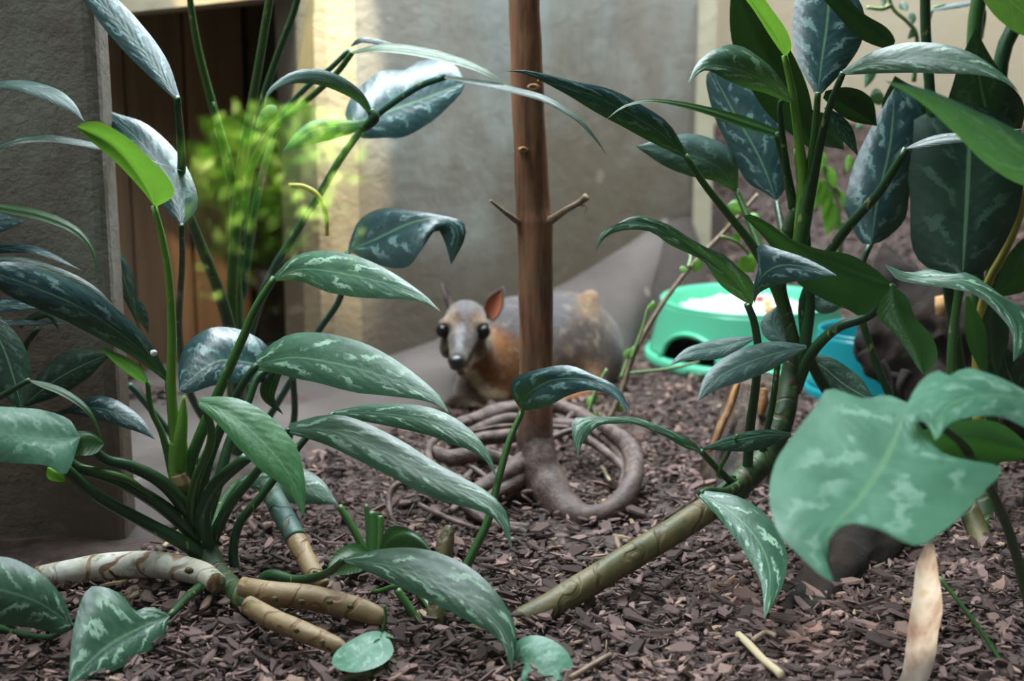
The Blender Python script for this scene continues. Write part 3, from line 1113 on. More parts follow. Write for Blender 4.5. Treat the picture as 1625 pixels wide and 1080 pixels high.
for p in ((778, 560, 1.92), (788, 590, 1.92), (800, 615, 1.92), (792, 575, 1.90)):
    dab(p, 38, ORANGE, .9)
dab((880, 500, 1.98), 46, GREY, .7)
dab((940, 540, 2.0), 50, BROWN, .8)
dab((905, 560, 1.97), 40, BROWN, .6)
dab((950, 520, 2.0), 40, BROWN, .7)
dab((970, 500, 2.05), 24, BROWN, .8)
dab((930, 590, 1.97), 30, ORANGE, .5)
dab((982, 545, 2.05), 30, DARK, .85)
dab((972, 590, 2.03), 22, DARK, .6)
for p in ((900, 528, 2), (915, 548, 2), (893, 560, 2), (945, 560, 2), (905, 580, 2), (950, 530, 2)):
    dab(p, 12, DARK, .65)
for p in ((925, 570, 2), (900, 545, 2), (938, 585, 2), (912, 600, 2)):
    dab(p, 11, (.30, .20, .11), .5)
dab((938, 482, 2.02), 24, TAN, 1)
dab((940, 470, 2.02), 12, (0.33, 0.21, 0.12), .8)
dab((925, 520, 2.0), 15, DARK, .8)
dab((735, 632, 1.9), 34, DARK, .9)
dab((712, 585, 1.9), 24, DARK, .8)  # shade under the jaw painted into the coat
for p in ((748, 600, 1.88), (757, 612, 1.88), (768, 622, 1.88), (782, 631, 1.885), (797, 637, 1.89)):
    dab(p, 11, CREAM, 1)
dab((738, 600, 1.86), 12, CREAM, .6)
dab((742, 645, 1.88), 14, (0.30, 0.2, .12), .6)
# head
for p in ((740, 490, 1.86), (730, 500, 1.855), (750, 500, 1.855), (738, 478, 1.87)):
    dab(p, 26, (0.135, 0.100, 0.085), .9)
dab((741, 480, 1.86), 17, (.13, .125, .135), .8)
dab((726, 503, 1.85), 7, (.12, .06, .035), .7)
dab((752, 504, 1.85), 8, (.12, .06, .035), .7)
for p in ((712, 508, 1.855), (760, 510, 1.855)):
    dab(p, 11, (.27, .17, .10), .8)
for p in ((757, 550, 1.855), (712, 550, 1.855), (765, 560, 1.86)):
    dab(p, 20, (.16, .105, .05), .9)
for p in ((728, 535, 1.835), (729, 548, 1.825), (728, 560, 1.81), (731, 520, 1.845)):  # pale streak of light down the nose, painted into the coat
    dab(p, 8, (.25, .23, .24), .85)
for p in ((718, 543, 1.835), (742, 541, 1.838)):
    dab(p, 7, DARK, .6)
dab((716, 533, 1.84), 8, DARK, .7)
dab((757, 532, 1.845), 8, DARK, .6)
dab((757, 549, 1.852), 8, DARK, .7)
dab((702, 560, 1.87), 16, DARK, .7)  # shaded side of the face painted into the coat
dab((704, 530, 1.855), 13, DARK, .6)
dab((766, 530, 1.855), 13, DARK, .5)
dab((726, 570, 1.80), 15, DARK, .85)
for p in ((738, 588, 1.81), (748, 580, 1.835), (756, 572, 1.85)):
    dab(p, 6, CREAM, .8)
ca = o.data.color_attributes.new('coat', 'FLOAT_COLOR', 'POINT')
ca.data.foreach_set('color', np.concatenate([c, np.ones((len(V), 1))], 1).astype(np.float32).ravel())
M = NT('deer_coat')
vc = M.n('ShaderNodeVertexColor', layer_name='coat').outputs[0]
co = M.coord()
f1 = M.noise(M.scale(co, (1, .5, 1)), 260, 4, .7)
f2 = M.noise(co, 70, 3)
M.col(M.mix(M.math('MULTIPLY', M.sstep(f1, .4, .7), .75), vc, M.mix(.75, vc, (.03, .02, .015, 1))))
cc = M.b.inputs['Base Color'].links[0].from_socket
M.col(M.mix(M.math('MULTIPLY', M.sstep(f2, .52, .7), .4), cc, (.34, .26, .18, 1)))
M.rough(.85)
M.b.inputs['Specular IOR Level'].default_value = .25
M.b.inputs['Sheen Weight'].default_value = .25
M.bump(M.math('ADD', f1, M.math('MULTIPLY', f2, .6)), .7, .004)
o.data.materials.append(M.m)


def ball(name, c, r, mat, parent, sx=1, sy=1, sz=1, nu=18, nv=12, lump=0, seed=0):
    vs, fs = [], []
    for j in range(nv + 1):
        ph = math.pi * j / nv
        for i in range(nu):
            th = 2 * math.pi * i / nu
            q = Vector((math.sin(ph) * math.cos(th), math.sin(ph) * math.sin(th), math.cos(ph)))
            k = 1 + lump * noise.noise(q * 1.6 + Vector((seed, 0, 0)))
            vs.append(Vector(c) + Vector((q.x * r * sx, q.y * r * sy, q.z * r * sz)) * k)
    for j in range(nv):
        for i in range(nu):
            i2 = (i + 1) % nu
            if j == 0:
                fs.append((i, nu + i, nu + i2))
            elif j == nv - 1:
                fs.append((j * nu + i, (j + 1) * nu + i, j * nu + i2))
            else:
                fs.append((j * nu + i, (j + 1) * nu + i, (j + 1) * nu + i2, j * nu + i2))
    return mesh(name, vs, fs, mat, parent)


ball('eye', W(703, 525, 1.858), mm(12, 1.85), M_EYE, deer)
ball('eye', W(767, 526, 1.858), mm(12, 1.85), M_EYE, deer)
ball('nose', W(724, 573, 1.797), mm(14, 1.8), M_NOSE, deer, 1.0, .75, .75)


def ear(tip, base, wid, inner, inside):
    """a thin cupped ear: outer shell and pink inner face"""
    t0, b0 = W(*tip), W(*base)
    ax = (t0 - b0)
    L = ax.length
    ax.normalize()
    sd = Vector(wid).normalized()
    sd = (sd - ax * sd.dot(ax)).normalized()
    nn = ax.cross(sd)
    if nn.y > 0:
        nn = -nn
    out = []
    for off, sc, nm, mat in ((0, 1, 'ear', M_EAROUT), (.0016, .86, 'ear_inner', inner)):
        vs, fs = [], []
        n = 12
        for i in range(n + 1):
            t = i / n
            w = inside * (math.sin(math.pi * min(1, t * .8 + .16)) ** .8) * (1 - t ** 6) * sc + .0004
            for k in range(-4, 5):
                a = k / 4 * 1.2
                p = b0 + ax * (L * (t * sc + (1 - sc) * .3)) + sd * (math.sin(a) / math.sin(1.2) * w) + nn * ((1 - math.cos(a)) * w * .9 + off)
                vs.append(p)
        for i in range(n):
            for k in range(8):
                q = i * 9 + k
                fs.append((q, q + 1, q + 10, q + 9))
        out.append((nm, vs, fs, mat))
    e = mesh(out[0][0], out[0][1], out[0][2], out[0][3], deer)
    md = e.modifiers.new('thick', 'SOLIDIFY')
    md.thickness, md.offset = .0012, 0
    e2 = mesh(out[1][0], out[1][1], out[1][2], out[1][3], e, off=rootloc(deer))


ear((799, 455, 1.90), (776, 506, 1.90), (1, -.25, .3), M_EARIN, .0125)
ear((701, 449, 1.90), (711, 492, 1.89), (.30, .95, 0), M_EAROUT, .010)

# ------------------------------------------------------------------ feeding bowls
def bowl(name, label, cx, cy, rb, rr, h, arches, mat, seg=96):
    b = thing(name, label, 'bowl', (cx, cy, 0))
    C0 = Vector((cx, cy, .002))

    def lathe(nm, prof, keep=None):
        vs, fs = [], []
        for (r, z) in prof:
            for k in range(seg):
                a = 2 * math.pi * k / seg
                vs.append(C0 + Vector((r * math.sin(a), -r * math.cos(a), z)))
        for j in range(len(prof) - 1):
            for k in range(seg):
                k2 = (k + 1) % seg
                fs.append((j * seg + k, j * seg + k2, (j + 1) * seg + k2, (j + 1) * seg + k))
        return mesh(nm, vs, fs, mat, b)

    zf = h * .19
    def rad(z):
        t = (z - zf) / (h - zf)
        return rb * .955 + (rr * 1.01 - rb * .955) * (t ** .8)
    lathe('foot', [(rb * .96, 0), (rb * .995, .001), (rb, .004), (rb * .995, zf * .75), (rb * .975, zf * .98), (rb * .955, zf), (rb * .93, zf), (rb * .93, 0)])
    # skirt with arched finger openings
    half = math.radians(21)
    ha = h * .45
    N = 14
    vs, fs, top = [], [], []
    seg2 = 180
    for k in range(seg2):
        a = 2 * math.pi * k / seg2
        z0 = zf
        for ar in arches:
            dlt = (a - ar + math.pi) % (2 * math.pi) - math.pi
            if abs(dlt) < half:
                z0 = zf + ha * math.sqrt(max(0, 1 - (dlt / half) ** 2))
        for j in range(N + 1):
            z = z0 + (h - z0) * j / N
            vs.append(C0 + Vector((rad(z) * math.sin(a), -rad(z) * math.cos(a), z)))
    for k in range(seg2):
        k2 = (k + 1) % seg2
        for j in range(N):
            fs.append((k * (N + 1) + j, k2 * (N + 1) + j, k2 * (N + 1) + j + 1, k * (N + 1) + j + 1))
    sk = mesh('skirt', vs, fs, mat, b)
    md = sk.modifiers.new('thick', 'SOLIDIFY')
    md.thickness, md.offset = .003, -1
    for ar in arches:
        pts = []
        for q in np.linspace(-1, 1, 25):
            z = zf + ha * math.sqrt(max(0, 1 - q * q))
            r = rad(z) + .001
            a = ar + q * half
            p = C0 + Vector((r * math.sin(a), -r * math.cos(a), z))
            pts.append((p.x, p.y, p.z, .0042))
        tube('arch_lip', pts, mat, b, n=50, sides=8)
    lathe('basin', [(rr * 1.01, h), (rr * 1.015, h + .003), (rr * 1.0, h + .006), (rr * .975, h + .005), (rr * .955, h), (rr * .92, h * .75), (rr * .86, h * .5), (rr * .7, h * .42), (rr * .35, h * .4), (.001, h * .4)])
    return b


B1 = (W(1186, 560, 2.2).x, 2.2)
bowl('feeding_bowl', 'mint green plastic feeding bowl with an arched opening, full of white rice', B1[0], B1[1], .165, .139, .094, [math.radians(-46), math.radians(74), math.radians(194)], M_MINT)
B2 = (W(1370, 600, 1.965).x + .008, 1.965)
bowl('water_bowl', 'turquoise plastic bowl half hidden behind dark driftwood', B2[0], B2[1], .092, .074, .092, [math.radians(150)], M_TURQ)

rng = random.Random(3)
vs, fs = [], []
nr, ns = 16, 48
for j in range(nr + 1):
    r = .120 * j / nr
    for k in range(ns):
        a = 2 * math.pi * k / ns
        z = .072 + .024 * (1 - (j / nr) ** 2) + .006 * noise.noise(Vector((r * math.cos(a) * 40, r * math.sin(a) * 40, 0))) - (.01 if j == nr else 0)
        vs.append((B1[0] + r * math.cos(a), B1[1] + r * math.sin(a), z))
for j in range(nr):
    for k in range(ns):
        k2 = (k + 1) % ns
        fs.append((j * ns + k, (j + 1) * ns + k, (j + 1) * ns + k2, j * ns + k2))
for i in range(1500):
    a, r = rng.uniform(0, 6.283), 0.118 * math.sqrt(rng.random())
    x, y = B1[0] + r * math.cos(a), B1[1] + r * math.sin(a)
    z = .074 + .024 * (1 - (r / .120) ** 2) + .006 * noise.noise(Vector((r * math.cos(a) * 40, r * math.sin(a) * 40, 0))) + rng.uniform(0, .004)
    d = Vector((rng.gauss(0, 1), rng.gauss(0, 1), rng.gauss(0, .4))).normalized()
    s = d.orthogonal().normalized()
    t = d.cross(s)
    p = Vector((x, y, z))
    l, w = .0042, .0018
    b0 = len(vs)
    vs += [p - d * l, p + s * w, p + t * w, p - s * w, p - t * w, p + d * l]
    fs += [(b0, b0 + 2, b0 + 1), (b0, b0 + 3, b0 + 2), (b0, b0 + 4, b0 + 3), (b0, b0 + 1, b0 + 4), (b0 + 5, b0 + 1, b0 + 2), (b0 + 5, b0 + 2, b0 + 3), (b0 + 5, b0 + 3, b0 + 4), (b0 + 5, b0 + 4, b0 + 1)]
o = mesh('rice', vs, fs, M_RICE, None)
tag(o, 'heap of white cooked rice inside the mint green bowl', 'food')
o['kind'] = 'stuff'
for i, (x, y, dy, r, mt, lb) in enumerate((
        (1222, 505, -.075, 9, M_CARROT, 'orange food piece on the rice, nearest the front rim of the green bowl'),
        (1206, 483, -.02, 7, M_REDFOOD, 'dark red food piece on the white rice in the green bowl'),
        (1236, 490, -.03, 8, M_CARROT, 'orange food piece on the rice, at its right end behind the grey leaf'),
        (1218, 489, -.04, 6, plain('food_yellow', (.7, .45, .08), .5), 'yellow food piece between the orange and red pieces on the rice'))):
    p = W(x, y, B1[1] + dy)
    p.z = .076 + .024 * (1 - min(1, ((p.x - B1[0]) ** 2 + (p.y - B1[1]) ** 2) / .128 ** 2)) + .004
    tag(ball('food_piece', p, mm(r, 2.15), mt, None, 1, .8, .7, 10, 7, lump=.5, seed=i * 5), lb, 'food', 'vegetable pieces on the rice')

# ------------------------------------------------------------------ stump and driftwood
stump = thing('tree_stump', 'short leaning bark covered stump between the green bowl and the leaning cane', 'stump', (W(1165, 800, 1.55).x, 1.55, 0))
SP = spline([(1200, 598, 1.62, 42), (1194, 640, 1.60, 46), (1184, 690, 1.575, 52), (1172, 745, 1.55, 58), (1168, 800, 1.535, 70)], 40)
vs, fs, NS = [], [], 54
for i in range(40):
    c = W(*SP[i][:3])
    for k in range(NS):
        a = 2 * math.pi * k / NS
        q = Vector((math.cos(a), math.sin(a), 0))
        rr = SP[i][3] * SP[i][2] / F
        rr *= 1 + .16 * noise.noise(Vector((q.x * 2.2, q.y * 2.2, i * .05))) + .13 * noise.noise(Vector((q.x * 7, q.y * 7, i * .12 + 4))) + .05 * noise.noise(Vector((q.x * 15, q.y * 15, i * .5)))
        vs.append(c + q * rr)
for i in range(39):
    for k in range(NS):
        k2 = (k + 1) % NS
        fs.append((i * NS + k, (i + 1) * NS + k, (i + 1) * NS + k2, i * NS + k2))
fs.append(tuple(range(NS)))
mesh('stump_body', vs, fs, M_STUMP, stump)
ptube('sunlit_bark_edge', [(1172, 604, 1.575, 4), (1163, 630, 1.565, 6), (1152, 660, 1.555, 7), (1138, 690, 1.54, 6), (1126, 716, 1.53, 3)], M_LIT_EDGE, stump, n=30, sides=9, wob=.5)
ptube('sunlit_bark_edge', [(1212, 616, 1.572, 6), (1210, 640, 1.565, 8), (1207, 660, 1.56, 4)], M_LIT_EDGE, stump, sides=8, wob=.3)
ptube('sunlit_bark_edge', [(1233, 614, 1.585, 6), (1231, 636, 1.575, 8), (1227, 654, 1.57, 4)], M_LIT_EDGE, stump, sides=8, wob=.3)

drift = thing('driftwood', 'dark rotten driftwood root mass with a pointed top, hiding the turquoise bowl', 'driftwood', (W(1450, 690, 1.72).x, 1.72, 0))


def drift_sdf(X, Y, Z):
    d = cap_(X, Y, Z, (1400, 388, 1.80, 8), (1416, 440, 1.78, 26))
    d = smin(d, cap_(X, Y, Z, (1416, 440, 1.78, 30), (1412, 555, 1.75, 48)), .02)
    d = smin(d, cap_(X, Y, Z, (1420, 440, 1.78, 22), (1530, 500, 1.74, 50)), .02)
    d = smin(d, cap_(X, Y, Z, (1415, 540, 1.75, 48), (1520, 640, 1.72, 70)), .03)
    d = smin(d, cap_(X, Y, Z, (1480, 500, 1.74, 45), (1640, 560, 1.68, 70)), .03)
    d = smin(d, cap_(X, Y, Z, (1500, 640, 1.72, 70), (1600, 660, 1.68, 80)), .03)
    d = smin(d, cap_(X, Y, Z, (1450, 655, 1.70, 30), (1440, 700, 1.68, 30)), .02)
    d = smin(d, cap_(X, Y, Z, (1540, 680, 1.70, 60), (1560, 720, 1.68, 60)), .02)
    nz = np.zeros_like(d)
    for i, (fx, fy, fz, am) in enumerate(((60, 50, 40, .006), (130, 110, 70, .004), (230, 210, 120, .0025))):
        nz += am * np.sin(X * fx + 1.7 * i + 2 * np.sin(Z * fz * .7)) * np.sin(Y * fy + i) * np.cos(Z * fz + 2.1 * i + 1.5 * np.sin(X * fx * .6))
    return np.maximum(d + nz, -.01 - Z)


lo, hi = W(1345, 560, 1.75), W(1720, 560, 1.7)
V, Q = surface_nets(drift_sdf, (lo.x, 1.57, -.012), (hi.x, 1.92, .32), .0055)
mesh('driftwood_body', V.tolist(), Q.tolist(), M_DRIFT, drift)
for pts in ([(1372, 470, 1.72, 12), (1352, 480, 1.70, 9), (1330, 484, 1.69, 6)], [(1395, 575, 1.70, 9), (1412, 600, 1.69, 6), (1418, 632, 1.68, 3)], [(1440, 590, 1.68, 10), (1428, 615, 1.67, 6), (1436, 640, 1.67, 3)],
            [(1370, 560, 1.72, 12), (1392, 590, 1.70, 10), (1430, 598, 1.69, 8)]):
    ptube('root_stub', pts, M_DRIFT, drift, sides=9, wob=.4)
ptube('sunlit_patch', [(1494, 470, 1.678, 10), (1496, 486, 1.674, 12), (1493, 500, 1.676, 8)], M_CUT, drift, sides=8, wob=.3)  # orange sunlit patch on the driftwood, put into the colour

log = thing('fallen_log', 'dark mossy log lying diagonally on the mulch under the big near leaf', 'log', G(1300, 960))
gtube('log_body', [(1226, 1010, -.008, 14), (1246, 985, -.006, 28), (1292, 942, .0, 38), (1350, 892, .008, 42), (1420, 840, .016, 44), (1490, 792, .02, 40)], M_DRIFT, log, n=70, sides=30, wob=.55, ridges=.07)


# ------------------------------------------------------------------ plants
# --- A: the big aglaonema at the left, its crown on fallen canes
A = thing('aglaonema', 'large aglaonema with silver-flecked leaves and fallen ringed canes, left of the sapling tree', 'plant', G(345, 945))
gtube('cane', [(62, 915, .012, 19), (110, 908, .018, 22), (180, 898, .026, 23), (250, 896, .032, 23), (315, 908, .032, 21), (345, 925, .03, 18)], CM['white'], A, n=60, sides=16, wob=.06)
gtube('cane', [(385, 930, .036, 17), (430, 941, .034, 21), (490, 948, .031, 21), (545, 960, .028, 21), (585, 972, .023, 19), (604, 980, .02, 14), (612, 983, .018, 4)], CM['tan'], A, n=60, sides=16, wob=.08)
gtube('cane', [(395, 960, .036, 17), (440, 985, .032, 18), (490, 1006, .028, 17), (535, 1024, .022, 14), (548, 1031, .02, 5)], CM['tan'], A, n=50, sides=16, wob=.08)
gtube('cane', [(425, 770, .075, 15), (442, 802, .065, 18), (466, 848, .048, 18), (470, 856, .045, 18)], CM['green'], A, n=30, sides=16, wob=.05)
gtube('cane', [(468, 853, .046, 17.5), (482, 880, .036, 17), (500, 912, .024, 16), (512, 930, .016, 13)], CM['tan'], A, n=30, sides=16, wob=.06)
ptube('stem', [(280, 740, 1.25, 15), (290, 790, 1.25, 16), (312, 840, 1.25, 19), (330, 885, 1.24, 23), (348, 920, 1.22, 24), (385, 950, 1.18, 24), (408, 968, 1.15, 14)], CM['stem'], A, n=50, sides=16, wob=.1)
for x, y, z, q in ((437, 950, .040, 6), (478, 955, .040, 6.5), (523, 955, .038, 6), (556, 962, .036, 6), (500, 908, .036, 5), (470, 1000, .036, 6), (512, 1018, .032, 6), (300, 905, .042, 8)):
    p = G(x, y, z)
    ball('bud', p, q * p.y / F, CM['olive'], A, 1, .6, .8, 9, 6, lump=.3, seed=x)
ptube('sheath', [(283, 700, 1.25, 15), (283, 740, 1.25, 17), (288, 772, 1.25, 16), (292, 782, 1.25, 10)], SM['bright'], A, sides=14, wob=.05)
ptube('sheath', [(292, 628, 1.24, 2), (290, 660, 1.24, 8), (286, 700, 1.24, 11), (284, 745, 1.245, 9)], SM['bright'], A, sides=10)
ptube('leaf_scar', [(283, 752, 1.243, 13), (290, 770, 1.243, 15), (296, 780, 1.243, 9)], CM['tan'], A, sides=12)

leaf(A, [(433, 443), (480, 427), (550, 435), (620, 452), (670, 472), (699, 494)], [3, 24, 33, 30, 20, 8, 0], [3, 20, 33, 33, 24, 10, 0], (1.27, 1.15), 'mid')
stalk(A, [(436, 440), (405, 490), (388, 530), (348, 620), (318, 690), (300, 740), (295, 790)], 'mid', (6, 11), (1.27, 1.25))
leaf(A, [(409, 578), (470, 567), (560, 583), (640, 608), (690, 632), (713, 657)], [12, 37, 45, 42, 30, 14, 0], [10, 32, 36, 38, 28, 14, 0], (1.24, 1.12), 'mid')
stalk(A, [(409, 578), (385, 610), (350, 680), (325, 750), (315, 810)], 'dark', (6, 11), (1.24, 1.25))
leaf(A, [(531, 655), (600, 655), (680, 668), (740, 695), (773, 725), (788, 758)], [4, 12, 18, 22, 18, 8, 0], [4, 15, 20, 22, 20, 9, 0], (1.30, 1.20), 'mid')
stalk(A, [(531, 655), (490, 690), (450, 740), (412, 790), (380, 830), (370, 880), (380, 930)], 'dark', (5, 9), (1.30, 1.25))
leaf(A, [(459, 680), (530, 684), (610, 717), (690, 760), (760, 790), (797, 820), (812, 872)], [8, 27, 30, 26, 20, 12, 0], [8, 25, 30, 30, 26, 14, 0], (1.22, 1.08), 'mid')
stalk(A, [(459, 680), (430, 720), (398, 760), (365, 800), (335, 860)], 'dark', (5, 11), (1.22, 1.25))
leaf(A, [(317, 637), (370, 660), (430, 715), (465, 765), (483, 820)], [8, 28, 38, 36, 18, 0], [8, 26, 34, 32, 14, 0], (1.17, 1.10), 'green', fold=.1)
stalk(A, [(317, 637), (330, 660), (335, 700), (312, 760), (305, 810), (320, 860)], 'mid', (6, 11), (1.18, 1.25))
leaf(A, [(428, 585), (390, 575), (340, 575), (284, 618)], [(420, 605), (390, 607), (340, 611), (300, 624)], [(424, 548), (385, 524), (340, 519), (300, 540), (284, 575)], (1.33, 1.29), 'blue')
stalk(A, [(428, 585), (408, 600), (392, 640), (365, 700), (345, 770), (325, 830)], 'dark', (6, 11), (1.32, 1.25))
# bright half-unrolled new leaf
leaf(A, [(246, 329), (226, 285), (182, 232), (122, 201)], [(224, 300), (183, 257), (135, 216)], [(276, 310), (266, 280), (234, 248), (205, 220), (160, 194), (130, 195)], (1.24, 1.17), 'new', tilt=.3, fold=-.5)
stalk(A, [(244, 326), (258, 380), (268, 440), (273, 530), (272, 620), (280, 700), (286, 750)], 'bright', (5, 10), (1.24, 1.25))
leaf(A, [(266, 602), (215, 548), (140, 495), (60, 458), (-50, 418)], [4, 18, 28, 30, 26, 0], [4, 22, 30, 32, 28, 0], (1.26, 1.12), 'blue', label='long blue-green leaf with a white dropping near its base')
stalk(A, [(266, 602), (270, 640), (276, 700), (290, 780)], 'mid', (5, 9), (1.27, 1.26))
leaf(A, [(235, 608), (210, 583), (155, 548)], 12, 9, (1.25, 1.2), 'green', tilt=.2)
stalk(A, [(234, 605), (240, 650), (258, 690), (275, 760)], 'mid', (4, 7), (1.25, 1.25))
leaf(A, [(270, 977), (225, 995), (165, 1030), (108, 1084)], [(255, 1015), (215, 1047), (165, 1070), (130, 1080)], [(266, 975), (240, 962), (212, 968), (196, 944), (165, 931), (136, 938), (116, 1000)], (1.10, 1.02), 'mid', tilt=.5, fold=.1)
stalk(A, [(268, 978), (300, 945), (335, 925), (365, 940)], 'dark', (6, 12), (1.11, 1.23))
leaf(A, [(546, 888), (610, 896), (690, 922), (760, 962), (803, 1008), (812, 1065)], [3, 25, 42, 46, 36, 18, 0], [3, 20, 30, 33, 28, 14, 0], (1.14, 1.03), 'mid')
stalk(A, [(546, 888), (515, 911), (470, 920), (430, 912), (411, 930), (406, 965)], 'dark', (6, 12), (1.14, 1.22))
# thick bowed stalks to the left with a pale leaf
leaf(A, [(128, 693), (80, 697), (20, 690), (-60, 680)], [(105, 752), (72, 738), (0, 732), (-40, 720)], [(121, 682), (108, 664), (65, 650), (0, 645), (-40, 650)], (1.16, 1.10), 'pale')
leaf(A, [(166, 704), (140, 690), (110, 695), (60, 703)], [(150, 720), (120, 722), (80, 715)], [(155, 690), (130, 683), (90, 690)], (1.17, 1.16), 'under', under=True)
leaf(A, [(75, 742), (90, 752), (104, 765)], 12, 14, (1.18, 1.18), 'new', under=True)
stalk(A, [(70, 702), (88, 725), (150, 783), (233, 830), (302, 868), (335, 905)], 'dark', (8, 13), (1.17, 1.24))
stalk(A, [(88, 700), (117, 738), (187, 762), (253, 800), (305, 845), (330, 885)], 'dark', (8, 14), (1.18, 1.25))
stalk(A, [(130, 692), (165, 727), (205, 738), (253, 762), (287, 797), (310, 840)], 'dark', (7, 14), (1.18, 1.25))
ptube('sheath', [(126, 738, 1.185, 2), (160, 748, 1.19, 7), (205, 762, 1.2, 6), (250, 795, 1.22, 2)], SM['mid'], A, sides=9)
stalk(A, [(392, 725), (345, 765), (322, 812), (328, 865), (340, 900)], 'dark', (10, 16), (1.20, 1.25))
# leaf under the green one, at the foot of the stalks
leaf(A, [(375, 765), (430, 760), (490, 775), (537, 800)], [4, 18, 28, 22, 0], [4, 20, 32, 22, 0], (1.40, 1.36), 'mid')
stalk(A, [(375, 765), (350, 800), (335, 850)], 'dark', (5, 8), (1.39, 1.27))
leaf(A, [(450, 580), (435, 600), (428, 630), (450, 658)], [4, 9, 10, 5, 0], [4, 14, 16, 6, 0], (1.34, 1.34), 'dark')
for x, y, Y in ((244, 560, 1.205), (322, 607, 1.30)):
    p = W(x, y, Y)
    tag(ball('bird_dropping', p, mm(6, Y), M_WHITE, None, 1, .6, .8, 9, 6, lump=.5, seed=x), 'white dropping on the long blue-green leaf' if x < 300 else 'white dropping on the broad teal leaf beside the green stalks', 'dropping', 'white droppings on the leaves')

# --- T: tall stalks in the recess
T = thing('tall_aglaonema', 'tall aglaonema with long thin stalks in front of the boarded recess', 'plant', G(385, 722))
leaf(T, [(283, 158), (245, 103), (200, 48), (150, -8), (105, -60)], [4, 17, 24, 24, 15, 0], [4, 20, 25, 24, 15, 0], (1.28, 1.40), 'blue', tilt=.5)
stalk(T, [(281, 155), (288, 240), (290, 310), (312, 372), (348, 465), (368, 540), (380, 640)], 'dark', (5.5, 12), (1.28, 1.64))
leaf(T, [(288, 358), (275, 295), (225, 228), (161, 171)], [(262, 330), (225, 275), (190, 225)], [(313, 330), (308, 290), (280, 240), (233, 197), (185, 180)], (1.32, 1.43), 'blue', tilt=.6)
stalk(T, [(288, 357), (289, 420), (284, 530), (300, 620), (340, 690)], 'dark', (4.5, 7), (1.32, 1.62))
stalk(T, [(296, -60), (303, 10), (316, 85), (338, 170), (358, 245), (372, 320), (374, 420), (378, 560)], 'mid', (4.5, 11), (1.55, 1.66))
ptube('sheath', [(338, 162, 1.565, 2), (346, 200, 1.57, 6), (360, 250, 1.585, 8), (372, 310, 1.6, 6)], SM['mid'], T, sides=9)
stalk(T, [(440, -60), (428, 0), (408, 120), (388, 230), (376, 330), (368, 480), (375, 600)], 'mid', (6, 10), (1.52, 1.66))
stalk(T, [(478, -40), (468, 15), (440, 90), (412, 180), (392, 300), (380, 440), (380, 600)], 'dark', (5, 9), (1.60, 1.68))
leaf(T, [(558, 84), (600, 77), (660, 82), (725, 97), (775, 117), (814, 143)], [2, 8, 9, 8, 5, 0], [2, 6, 7, 6, 4, 0], (1.50, 1.44), 'under', under=True, tilt=1.5)
leaf(T, [(556, 74), (575, 64), (605, 68), (640, 74)], 5, 4, (1.53, 1.52), 'blue')
stalk(T, [(559, 83), (535, 115), (500, 148), (462, 180), (425, 215), (395, 280), (380, 380)], 'mid', (4.5, 7), (1.50, 1.64))
stalk(T, [(553, 80), (525, 108), (490, 135), (455, 175), (430, 230), (405, 330), (385, 470)], 'teal', (4, 7), (1.56, 1.66))
leaf(T, [(560, 206), (610, 180), (680, 155), (738, 131)], [(548, 182), (562, 148), (600, 115), (642, 111), (668, 95), (705, 95), (728, 110)], [(575, 219), (610, 219), (642, 217), (682, 195), (716, 165), (733, 146)], (1.56, 1.62), 'blue', tilt=.8)
leaf(T, [(703, 122), (760, 130), (815, 142), (868, 158), (918, 190), (945, 220), (963, 246)], [2, 4, 5, 5, 4, 3, 0], [2, 5, 6, 6, 5, 3, 0], (1.46, 1.40), 'dark', tilt=1.5)
stalk(T, [(706, 122), (660, 140), (592, 188), (545, 245), (500, 320), (460, 385), (432, 432), (405, 500), (385, 580), (380, 660)], 'teal', (5, 8), (1.46, 1.64))
leaf(T, [(593, 188), (568, 152), (520, 125), (470, 122), (430, 143), (418, 170)], [2, 9, 13, 12, 6, 0], [2, 9, 12, 11, 6, 0], (1.46, 1.40), 'grey', tilt=.4)
leaf(T, [(591, 188), (560, 200), (500, 205), (448, 240)], [2, 12, 22, 18, 0], [2, 10, 14, 12, 0], (1.47, 1.45), 'green', tilt=.4)
ptube('stalk_joint', [(588, 175, 1.457, 7), (594, 186, 1.456, 9), (585, 197, 1.458, 8), (572, 206, 1.46, 6)], SM['dark'], T, sides=9)
leaf(T, [(552, 398), (600, 378), (655, 352), (700, 347), (727, 368), (716, 420)], [(556, 380), (572, 347), (607, 330), (650, 334), (695, 340), (735, 352), (737, 380)], [(600, 420), (645, 424), (668, 398), (692, 364), (706, 385)], (1.52, 1.47), 'blue', tilt=1.0)
stalk(T, [(552, 400), (540, 472), (505, 526), (470, 590), (440, 640), (410, 690)], 'teal', (5, 6), (1.52, 1.62))
stalk(T, [(462, 560), (465, 600), (467, 663), (450, 720)], 'teal', (5, 6), (1.45, 1.50))
leaf(T, [(440, 170), (425, 178), (405, 205)], 10, 10, (1.50, 1.5), 'green')
ptube('stem', [(372, 500, 1.66, 14), (376, 580, 1.665, 18), (382, 660, 1.67, 20), (386, 725, 1.67, 22)], CM['stem'], T, n=30, sides=12)
stalk(T, [(205, 610), (240, 650), (300, 720), (360, 760)], 'teal', (5, 7), (1.5, 1.62))
ptube('dry_stalk', [(458, 293, 1.5, 2.5), (482, 296, 1.5, 4), (504, 310, 1.5, 4.5), (517, 338, 1.5, 4), (519, 374, 1.5, 3)], SM['yellow'], T, sides=8)

